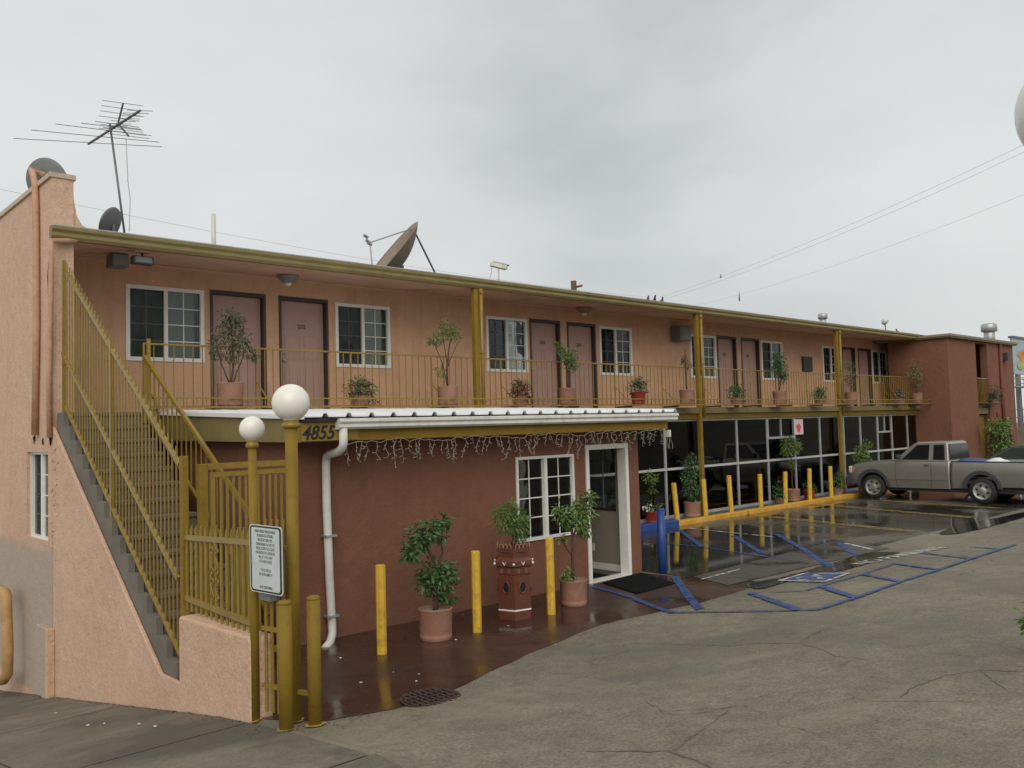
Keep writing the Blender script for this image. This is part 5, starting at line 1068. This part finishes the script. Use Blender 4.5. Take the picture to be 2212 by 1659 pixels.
for side, v in ((0, -.004), (1, W_-.004)):
    d = node('door', T(2.0, v, .4), tr)
    for ue in (1.45, 2.452): MB().tube([T(ue+(.06*max(0, (.62-z)/.3) if ue < 2 else 0), (bel(z)-.001) if side == 0 else W_-bel(z)+.001, z) for z in (.36, .5, .62, .75, .9, 1.0, 1.05)], .0055, 5).build('door_seam', 'black_text', d)
    s = -.02 if side == 0 else .012
    tprism([(2.28, .975), (2.28, 1.005), (2.40, 1.005), (2.40, .975)], v+s, v+s+.02, 'door_handle', 'plastic_dark', d)
    tprism([(1.22, .575), (1.22, .60), (2.92, .60), (2.92, .575)], v+(-.011 if side == 0 else .012), v+(-.0045 if side == 0 else .018), 'side_moulding', 'truck_paint', tr)
    mr = T(1.60, -.16 if side == 0 else W_+.02, 1.16); MB().box(mr.x, mr.x+.14, mr.y-.06, mr.y+.05, mr.z, mr.z+.13).build('wing_mirror', 'plastic_dark', tr, bevel=.025)
    # flares
    for cu, nm in ((FU, 'wheel_flare'), (RU, 'wheel_flare')):
        o_ = arch(cu, AR+.10, .36, 16); i_ = arch(cu, AR-.01, .36, 16); mb = MB(); v0, v1 = (-.05, .03) if side == 0 else (W_-.03, W_+.05)
        pl = o_+i_[::-1]; mb.prism([T(u, v0, z) for u, z in pl], (0, 0, 0), (v1-v0, 0, 0)); mb.build(nm, 'plastic_dark', tr, bevel=.012)
# bed
bside_ = [(2.97, .36), (2.97, 1.09), (5.02, 1.09), (5.03, .50), (4.95, .40), (RU+AR, .40)]+arch(RU, AR, .36)[::-1]+[(RU-AR, .36)]
ub = sorted(set([2.975, 3.05, 3.15, 3.25]+[RU+AR*math.cos(math.pi*k/16) for k in range(17)]+[4.3, 4.5, 4.7, 4.85, 4.95, 5.02]))
for side in (0, 1):
    mb = MB(); NR = 10; f = (lambda u, v, z: T(u, v, z)) if side == 0 else (lambda u, v, z: T(u, W_-v, z)); n_ = NR+5
    for u in ub:
        zb = archz(u, [RU], AR, .36, .36 if u < 4.2 else .42); sec = [(bel(zb+(1.06-zb)*k/(NR-1)), zb+(1.06-zb)*k/(NR-1)) for k in range(NR)]; v0 = sec[-1][0]; sec += [(v0+.006, 1.082), (v0+.02, 1.092), (.085, 1.092), (.095, 1.08), (.095, max(zb, .62))]
        mb.v += [f(u, v, z) for v, z in sec]
    for i in range(len(ub)-1):
        for k in range(n_-1):
            q = [i*n_+k, i*n_+k+1, (i+1)*n_+k+1, (i+1)*n_+k]; mb.f.append(q if side else q[::-1]); mb.mi.append(0)
    mb.f += [[k for k in range(n_)], [(len(ub)-1)*n_+k for k in range(n_)][::-1]]; mb.mi += [0, 0]
    b = mb.build('bed_side', 'truck_paint', tr, True)
    MB().box(f(3.0, .03, 0).x if side == 0 else f(3, .10, 0).x, f(3, .10, 0).x if side == 0 else f(3, .03, 0).x, TGY-5.0, TGY-3.0, 1.093+TZ, 1.105+TZ).build('rail_cap', 'plastic_dark', b)
MB().box(TGX+.097, TGX+W_-.097, TGY-5.0, TGY-2.98, .56+TZ, .60+TZ).build('bed_floor', 'plastic_dark', tr)
MB().box(TGX+.097, TGX+W_-.097, TGY-3.03, TGY-2.98, .601+TZ, 1.08+TZ).build('bed_front', 'truck_paint', tr)
tg = MB().box(TGX+.097, TGX+W_-.097, TGY-5.04, TGY-4.98, .50+TZ, 1.08+TZ).build('tailgate', 'truck_paint', tr, bevel=.015)
MB().box(TGX+.05, TGX+W_-.05, TGY-5.16, TGY-5.06, .38+TZ, .52+TZ).build('rear_bumper', 'alloy', tr, bevel=.02)
MB().box(TGX-.02, TGX+W_+.02, TGY-.24, TGY+.05, .36+TZ, .64+TZ).build('front_bumper', 'plastic_dark', tr, bevel=.05)
MB().box(TGX+.5, TGX+W_-.5, TGY-.10, TGY-.03, .68+TZ, .90+TZ).build('grille', 'alloy', tr, bevel=.01)
for v in (.02, W_-.42):
    h = MB().box(TGX+v, TGX+v+.4, TGY-.16, TGY-.045, .72+TZ, .93+TZ).build('headlight', 'lamp_clear', tr, bevel=.03)
    MB().box(TGX+v-.006 if v < 1 else TGX+v+.3, TGX+v+.1 if v < 1 else TGX+v+.406, TGY-.27, TGY-.161, .74+TZ, .90+TZ).build('turn_signal', 'lamp_amber', h, bevel=.02)
MB().box(TGX+.12, TGX+W_-.12, TGY-4.9, TGY-.4, .24+TZ, .40+TZ).build('chassis', 'iron', tr)
MB().box(TGX+.15, TGX+W_-.15, TGY-1.25, TGY-.30, .40+TZ, .78+TZ).build('engine_bay', 'iron', tr)
for cu in (FU, RU):
    for v, s in ((.07, -1), (W_-.07, 1)): p = T(cu, v, .355-TZ+.03); wheel(tr, (p.x, p.y, gz(p.y)+.352), .352, .215, s)
p = T(3.35, .62, .98); bb = tag(MB().lathe([(.05, -.35), (.26, -.33), (.33, -.1), (.30, .08), (.18, .17), (.01, .19)], p+Vector((0, 0, .0)), 14).build('blue_bag', 'blue_bag', None, True), 'stuffed dark blue bag in the pickup bed', 'bag'); bb.scale = (1.3, 1.5, 1)
mb = MB(); k = 10; cc = T(3.95, .55, 1.02); vs = []
for i in range(k+1):
    for j in range(k+1):
        a, b = i/k-.5, j/k-.5; vs.append(cc+Vector((a*.75, -b*1.0, .17*math.exp(-((a*2.2)**2+(b*3)**2))+.03*math.sin(9*a+4*b)-.02+R_.uniform(-.012, .012))))
mb.add(vs, [(i*(k+1)+j, i*(k+1)+j+1, (i+1)*(k+1)+j+1, (i+1)*(k+1)+j) for i in range(k) for j in range(k)]); ws = mb.build('white_sheet', 'white_bag', None, True); tag(ws, 'crumpled white plastic sheet heaped in the pickup bed', 'plastic sheet')
# dark sedan beyond the pickup
CX = 28.7; wb = at_x(2126, 991, CX+.3); CNY = wb.y+1.05
ca = thing('sedan_car', (CX+.85, CNY-2.2, 0), 'dark sedan parked beyond the pickup at the right edge', 'car')
def K(u, v, z): return Vector((CX+v, CNY-u, z+.05))
belc = lambda z: .004+.12*max(0, .55-z)**2*2+.06*max(0, (z-.62)/.38)**2
loft(K, sorted(set([.0, .04, .1, .2, .35]+[.80+.34*math.cos(math.pi*k/12) for k in range(13)]+[1.2+.2*k for k in range(10)]+[3.5+.34*math.cos(math.pi*k/12) for k in range(13)]+[3.95, 4.15, 4.3, 4.42, 4.48])), lambda u: archz(u, [.80, 3.5], .34, .30, .25 if .3 < u < 4.2 else .32),
     lambda u: float(np.interp(u, [0, .05, .12, .35, 1.08, 1.3, 3.7, 4.3, 4.5], [.58, .68, .74, .83, .95, .975, 1.0, .98, .92])), 1.72, belc, 'body', 'car_paint', ca, lambda u: .16*max(0, 1-u/.4)**2+.1*max(0, (u-4.2)/.3)**2)
cg = lambda z: .06+.24*(z-.96)/.46
ghc = [(1.08, .96), (1.85, 1.37), (2.15, 1.42), (2.95, 1.40), (3.75, 1.0)]
mb = MB(); n = len(ghc); mb.add([K(u, cg(z), z) for u, z in ghc]+[K(u, 1.72-cg(z), z) for u, z in ghc], [list(range(n)), [n+i for i in range(n)][::-1]]+[[i+1, i, n+i, n+i+1] for i in range(n-1)]); cabc = mb.build('cabin', 'car_paint', ca, False, .02)
mb = MB(); q = [K(1.14, .14, .995), K(1.14, 1.58, .995), K(1.83, 1.42, 1.362), K(1.83, .30, 1.362)]; nd = Vector((0, .47, .88)); mb.add([p+nd*.014 for p in q]+[p for p in q], [(0, 1, 2, 3)]+[(i, (i+1) % 4, 4+(i+1) % 4, 4+i) for i in range(4)]); mb.build('windscreen', 'tint', cabc)
for sd in (0, 1):
    pl = [(1.30, 1.0), (1.88, 1.33), (2.9, 1.35), (3.5, 1.03)]; mb = MB(); f = (lambda u, z, o: K(u, cg(z)-o, z)) if sd == 0 else (lambda u, z, o: K(u, 1.72-cg(z)+o, z)); mb.add([f(u, z, .008) for u, z in pl]+[f(u, z, 0) for u, z in pl], [list(range(4)) if sd else [3, 2, 1, 0]]+[[i, (i+1) % 4, 4+(i+1) % 4, 4+i] for i in range(4)]); mb.build('side_window', 'tint', cabc)
for cu in (.80, 3.5):
    for v, s in ((.07, -1), (1.65, 1)): p = K(cu, v, 0); wheel(ca, (p.x, p.y, gz(p.y)+.30), .30, .19, s, 24)
# ================================================================== under the balcony roof
def hang(px, py, Y): return at_y(px, py, Y)
p0, p1 = at_y(236, 549, 13.6), at_y(263, 579, 13.6)
gb = thing('loudspeaker_box', (p0.x, 13.6, p1.z), 'grey box hung under the eave above the stair head', 'box'); MB().box(p0.x, p0.x+.24, 13.45, 13.75, p1.z, p0.z).build('case', 'dish_grey', gb, bevel=.01); MB().box(p0.x+.02, p0.x+.22, 13.445, 13.4495, p1.z+.02, p0.z-.02).build('front_plate', 'grey_box', gb); MB().box(p0.x+.08, p0.x+.14, 13.58, 13.62, p0.z, 5.27).build('hanger', 'grey_box', gb)
q = at_y(307, 563, 13.05)
fl_ = thing('flood_light', q, 'small rectangular flood light under the eave right of the grey box', 'light'); MB().box(q.x-.15, q.x+.15, 12.98, 13.12, q.z-.06, q.z+.06).build('housing', 'plastic_dark', fl_, bevel=.015); MB().box(q.x-.12, q.x+.12, 12.974, 12.979, q.z-.04, q.z+.045).build('lens', 'grey_box', fl_); MB().tube([(q.x, 13.05, q.z+.06), (q.x, 13.05, 5.23)], .018, 8).build('stem', 'plastic_dark', fl_); MB().box(q.x-.12, q.x+.12, 13.0, 13.1, 5.20, 5.225).build('mount', 'soffit', fl_)
for i, (x, y) in enumerate(((622, 598), (1262, 666))):
    q = at_y(x, y, 13.9); c = (q.x, 13.9, 5.18); t = thing('ceiling_light', c, ('round ceiling light above the second balcony door', 'round ceiling light above the third pair of balcony windows')[i], 'light', 'round lights under the balcony roof')
    MB().lathe([(.06, -.05), (.11, -.03), (.13, .0), (.17, .02), (.19, .06), (.19, .09)], c, 20).build('shade', 'dish_tan' if i else 'grey_box', t, True); MB().lathe([(.001, -.10), (.05, -.09), (.07, -.05)], c, 14, cap=False).build('bulb', 'globe', t, True)
p0, p1 = at_y(1466, 703, 14.1), at_y(1490, 737, 14.1)
t = thing('speaker_box', (p0.x, 14.2, p1.z), 'grey box on the wall left of the second balcony post', 'box'); MB().box(p0.x, p1.x, 14.05, 14.385, p1.z, p0.z).build('case', 'dish_grey', t, bevel=.01); MB().box(p0.x+.1, p1.x-.02, 14.044, 14.0495, p1.z+.03, p0.z-.03).build('front_plate', 'grey_box', t)
def cctv(p, d, name, label, sc=1.0):
    t = thing(name, p, label, 'camera'); d = Vector(d).normalized(); p = Vector(p)
    MB().bar(p-d*.17*sc, p+d*.17*sc, .11*sc, .10*sc).build('housing', 'gutter_white', t, bevel=.012); MB().bar(p-d*.12*sc+Vector((0, 0, .058*sc)), p+d*.23*sc+Vector((0, 0, .058*sc)), .13*sc, .012).build('sun_hood', 'gutter_white', t); MB().bar(p+d*.171*sc, p+d*.18*sc, .08*sc, .08*sc).build('lens', 'iron', t); return t
q = at_y(1498, 692, 13.05); t = cctv(q, (-.7, -.7, -.15), 'security_camera', 'white security camera under the eave at the second post', .75); MB().tube([q+Vector((.03, .02, .03)), (q.x+.05, 13.1, 5.21)], .015, 6).build('bracket', 'gutter_white', t)
q = at_y(1077, 574, 13.1); t = cctv(q, (.83, -.5, -.22), 'security_camera', 'white security camera mounted on the roof edge above the first bay'); MB().tube([q-Vector((0, 0, .04)), (q.x-.01, 13.1, 5.42)], .018, 8).build('bracket', 'gutter_white', t); MB().tube([q+Vector((-.12, .08, -.04)), q+Vector((-.13, .08, -.16)), q+Vector((-.19, .08, -.26))], .01, 6).build('cable', 'wire', t)
p0, p1 = at_y(1732, 770, YW-.02), at_y(1752, 803, YW-.02); t = tag(MB().box(p0.x, p1.x, YW-.09, YW-.001, p1.z, p0.z).build('electric_panel', 'plastic_dark', None, bevel=.01), 'dark electric panel on the balcony wall between windows six and seven', 'panel')
# ================================================================== on the roofs
AZ = at_y(240, 278, 14.6).z
an = thing('tv_antenna', at_y(275, 505, 14.2), 'tall bare television antenna on a mast at the left of the roof', 'antenna')
zz = lambda x, y, dz=0: at_z(x, y, AZ+dz)
MB().tube([at_y(237.5, 268, 14.5), Vector((at_y(275, 505, 14.3).x, 14.3, 5.40))], .018, 8).build('mast', 'steel_dark', an, True)
bA, bB = zz(191, 311), zz(302.5, 239); cenA = zz(240, 278); 
def lim(p, m=3.2): d = p-cenA; return cenA+d*min(1, m/max(d.length, 1e-6))
bA, bB = lim(bA), lim(bB, 1.6)
MB().tube([bA, bB], .02, 6).build('boom', 'steel_dark', an)
for a, b in (((29, 299), (350, 317)), ((67.5, 281), (344, 307)), ((120, 268), (327, 293)), ((175, 266), (307, 281)), ((205, 262), (300, 275))):
    A1, B1 = lim(zz(*a), 5), lim(zz(*b), 5); MB().tube([A1, B1], .006, 5).build('element', 'steel_dark', an)
ap_ = at_y(255, 267, 14.6)
for e in ((266, 223), (278, 294)):
    E1 = at_y(*e, 14.3); MB().tube([ap_, E1], .015, 6).build('reflector_arm', 'steel_dark', an)
    for k in range(1, 5):
        m = ap_.lerp(E1, k/4); MB().tube([m+Vector((-.28, .12, .015)), m+Vector((.28, -.12, -.015))], .005, 5).build('reflector_rod', 'steel_dark', an)
for k in range(8):
    m = cenA.lerp(bB, k/7); MB().tube([m+Vector((-.16, .10, .0)), m+Vector((.16, -.10, 0))], .005, 5).build('director', 'steel_dark', an)
MB().tube([at_y(272, 300, 14.4), at_y(276, 390, 14.4), at_y(281, 430, 14.4), at_y(279, 500, 14.4)], .008, 5).build('loose_cable', 'wire', an)
def dish(c, r, axis, depth, m, name, par, rim='galv', n=36):
    q = MB().lathe([(r*i/9, depth*(i/9)**2) for i in range(10)]+[(r*1.015, depth+.012), (r*1.0, depth+.018)]+[(r*i/9, depth*(i/9)**2+.02) for i in range(9, -1, -1)], c, n, axis, cap=False); return q.build(name, m, par, True)
# large mesh dish
rt = at_y(892, 493, 15.6); ch = (at_y(820, 578, 15.6)-rt).normalized(); toc = (Vector(EYE)-rt).normalized(); ax = ch.cross(toc).normalized(); 
if ax.dot(cdir(-1, .6, 0)) < 0: ax = -ax
ax = (ax+toc*.10).normalized(); RD = .95; rimc = rt+ch*RD; dc = rimc-ax*.34
bd = thing('satellite_dish', (rimc.x, rimc.y, 5.42), 'large tan satellite dish tipped on the roof above the second bay', 'satellite dish', 'satellite dishes on the roof')
dish(dc, RD, ax, .34, 'dish_tan', 'bowl', bd)
lnb = at_y(799, 524, 15.4); MB().tube([rt, lnb], .016, 6).build('feed_arm', 'galv', bd); MB().tube([at_y(804, 576, 15.4), lnb], .016, 6).build('feed_arm', 'galv', bd); MB().tube([rt, at_y(941, 592, 15.7)], .022, 6).build('stay', 'steel_dark', bd)
f = MB()
for dx, dz in ((0, 0), (-.05, .10), (.04, -.05)): f.tube([lnb+Vector((dx, 0, dz)), lnb+Vector((dx-.10, 0, dz+.05))], .035, 8)
f.build('feed_horn', 'galv', bd)
p = at_y(848, 595, 15.9); MB().tube([dc, (dc.x, dc.y+.1, 5.4)], .05, 8).build('mount', 'steel_dark', bd)
def small_dish(px, py, r, axis, Y, label, tall):
    c = at_y(px, py, Y); t = thing('satellite_dish', (c.x, c.y, 5.42), label, 'satellite dish', 'satellite dishes on the roof'); a = Vector(axis).normalized(); dish(c, r, a, r*.18, 'dish_grey', 'bowl', t); MB().tube([c, (c.x+.02, c.y, c.z-tall)], .022, 8).build('mast', 'dish_grey', t); tip = c+a*r*.9-Vector((0, 0, r*.3)); MB().tube([c-Vector((0, 0, r*.8)), tip], .012, 6).build('feed_arm', 'dish_grey', t)
small_dish(245, 485, .26, cdir(-.9, .34, -.10), 13.9, 'small grey satellite dish on the roof below the antenna', .4)
small_dish(95, 392, .34, cdir(.15, .25, -.95), 13.9, 'grey satellite dish peeping over the pink parapet', .5)
def vent(px, pt, Y, r, m, label, cap=True, zb=5.42, top=None, name='vent_pipe'):
    c = at_y(px, pt, Y); t = thing(name, (c.x, Y, zb), label, 'vent'); MB().tube([(c.x, Y, zb-.02), (c.x, Y, c.z)], r, 14).build('pipe', m, t, True)
    if cap: MB().lathe([(r*1.3, -.02), (r*1.45, 0), (r*1.45, r*1.2), (r*1.2, r*1.5), (.001, r*1.7)], (c.x, Y, c.z-r), 16).build('cowl', m, t, True)
vent(461, 462, 16.5, .045, 'gutter_white', 'plain thin grey pipe rising from the roof right of the antenna', False)
vent(1777, 681, 15.5, .12, 'galv', 'short capped grey vent on the roof above the third bay')
vent(2136, 705, 13.2, .22, 'galv', 'fat capped metal flue on the end wing roof', True, 5.3, name='flue')
vent(2035, 722, 13.0, .05, 'steel_dark', 'tiny dark pipe stub on the end wing roof', False, 5.3)
q = at_y(1912, 695, 14.0); t = thing('roof_lamp', (q.x, 14.0, 5.42), 'small round lamp on a thin pole near the far roof end', 'light'); MB().tube([(q.x, 14.0, 5.42), q], .025, 8).build('pole', 'grey_box', t); MB().lathe([(.001, -.1), (.12, -.06), (.14, .02), (.10, .1), (.001, .14)], q, 14, cdir(-.5, .6, -.4)).build('head', 'gutter_white', t, True)
q = at_y(1239, 607, 22); t = thing('utility_pole', (q.x, 22, 0), 'top of a brown wooden pole behind the roof', 'pole'); MB().tube([(q.x, 22, 0), q], .11, 10).build('shaft', 'wood_pole', t, True); MB().bar(q+Vector((0, 0, -.25)), q+Vector((.35, -.1, -.16)), .08, .08).build('arm', 'wood_pole', t)
def bird(p, yaw, label):
    d = Vector((math.cos(yaw), math.sin(yaw), .35)).normalized(); p = Vector(p); mb = MB()
    mb.tube([p+Vector((0, 0, .09))-d*.16, p+Vector((0, 0, .09))-d*.09, p+Vector((0, 0, .09)), p+Vector((0, 0, .09))+d*.08, p+Vector((0, 0, .15))+d*.10, p+Vector((0, 0, .17))+d*.13, p+Vector((0, 0, .165))+d*.17], [.009, .03, .045, .036, .024, .022, .004], 8)
    o = mb.build('pigeon', 'pigeon', None, True); return tag(o, label, 'bird', 'pigeons on the roof')
for px, py, Y, lab in ((1940, 716, 12.9, 'dark pigeon perched near the far end of the roof gutter'), (1398, 646, 13.4, 'leftmost pigeon of the group above the fourth window'), (1412, 648, 13.4, 'second pigeon of the group above the fourth window'), (1428, 649, 13.4, 'rightmost pigeon of the group above the fourth window')):
    p = at_y(px, py, Y); bird((p.x, p.y, p.z-.12), R_.uniform(0, 6), lab)
a = at_y(1396, 652, 13.5); b = at_y(1461, 655, 13.5); rb_ = thing('roof_conduit', (a.x, 13.5, 5.42), 'dark raised conduit on the roof below the pigeons', 'pipe'); MB().box(a.x, b.x, 13.46, 13.54, a.z-.05, a.z+.03).build('conduit', 'tar', rb_); MB().box(a.x+.1, a.x+.15, 13.47, 13.53, 5.40, a.z-.05).box(b.x-.15, b.x-.1, 13.47, 13.53, 5.40, a.z-.05).build('support', 'tar', rb_)
# overhead wires
def wire(pts, name, label, r=.02, sag=.0):
    A1, B1 = pts; n = 24; P = [A1.lerp(B1, i/n)-Vector((0, 0, sag*4*(i/n)*(1-i/n))) for i in range(n+1)]; o = MB().tube(P, r, 5).build(name, 'wire', None); return tag(o, label, 'wire', 'overhead wires')
wire((at_y(-60, 396, 26), at_y(1400, 642, 26)), 'power_line', 'single wire running behind the roof from the left', .006, .35)
wire((at_y(1425, 642, 40), at_x(2330, 255, 40)), 'power_line', 'upper of the twin wires rising to the right', .008, .5)
wire((at_y(1435, 646, 40), at_x(2330, 272, 40)), 'power_line', 'lower of the twin wires rising to the right', .008, .5)
wire((at_y(1500, 660, 40), at_x(2330, 372, 40)), 'power_line', 'lone wire below the twin wires at the right', .006, .5)
for px, py, h, lab in ((1597, 640, .40, 'long dark weight hanging from the lone wire'), (1557, 596, .16, 'small dark clip on the twin wires')):
    q = at_y(px, py, 38); tag(MB().lathe([(.02, -h), (.06, -h*.9), (.05, 0), (.03, h*.5), (.015, h)], q, 8).build('insulator', 'steel_dark', None, True), lab, 'insulator')
# ================================================================== beyond the end wing
bl_ = thing('billboard', at_y(2200, 900, 22), 'colourful painted board seen past the end wing at the far right', 'billboard')
A1, B1 = at_y(2188, 738, 22), at_y(2300, 815, 22); MB().box(A1.x, B1.x, 22, 22.2, B1.z, A1.z+.3).build('board', 'mural_blue', bl_)
def blotch(px, py, rx, rz, m, k, name, Y):
    c = at_y(px, py, Y); rr = random.Random(int(px+py)); MB().prism([(c.x+rx*rr.uniform(.7, 1.2)*math.cos(2*math.pi*i/k), Y, c.z+rz*rr.uniform(.7, 1.2)*math.sin(2*math.pi*i/k)) for i in range(k)], (0, 0, 0), (0, .012, 0)).build(name, m, bl_)
blotch(2212, 770, 1.3, .55, 'mural_orange', 16, 'painted_shape', 21.97); blotch(2206, 790, .8, .35, 'mural_green', 14, 'painted_shape', 21.94)
MB().box(A1.x-.1, B1.x, 21.9, 22.3, A1.z+.3, A1.z+.45).build('top_frame', 'steel_dark', bl_)
MB().tube([(A1.x+1.0, 22.1, 0), (A1.x+1.0, 22.1, B1.z)], .2, 10).build('support', 'steel_dark', bl_)
A1, B1 = at_y(2188, 815, 21), at_y(2320, 838, 21); t = thing('footbridge', (A1.x, 21, 0), 'grey railed walkway below the painted board', 'walkway'); MB().box(A1.x, B1.x+6, 21, 21.6, B1.z-.1, B1.z).build('deck', 'grey_box', t)
for z in (B1.z+.2, B1.z+.5, A1.z): MB().box(A1.x, B1.x+6, 21.0, 21.05, z-.03, z+.03).build('rail', 'grey_box', t)
for i in range(14): x = A1.x+.1+i*.55; MB().box(x-.02, x+.02, 21.01, 21.04, B1.z, A1.z).build('bar', 'grey_box', t)
MB().box(A1.x+.1, A1.x+.4, 21.1, 21.5, 0, B1.z-.1).build('leg', 'steel_dark', t)
A1, B1 = at_y(2187, 880, 20), at_y(2330, 1010, 20); t = thing('garden_wall', (A1.x, 20, 0), 'dark low wall with an iron fence behind the end wing', 'wall'); MB().box(A1.x, B1.x+8, 20, 20.3, -.3, at_y(2200, 925, 20).z).build('wall', 'step_concrete', t)
for i in range(10): x = A1.x+i*.5; MB().box(x-.02, x+.02, 20.1, 20.14, at_y(2200, 925, 20).z, A1.z).build('fence_bar', 'steel_dark', t)
for z in (A1.z-.15, A1.z-.7): MB().box(A1.x, A1.x+6, 20.09, 20.15, z-.025, z+.025).build('fence_rail', 'steel_dark', t)
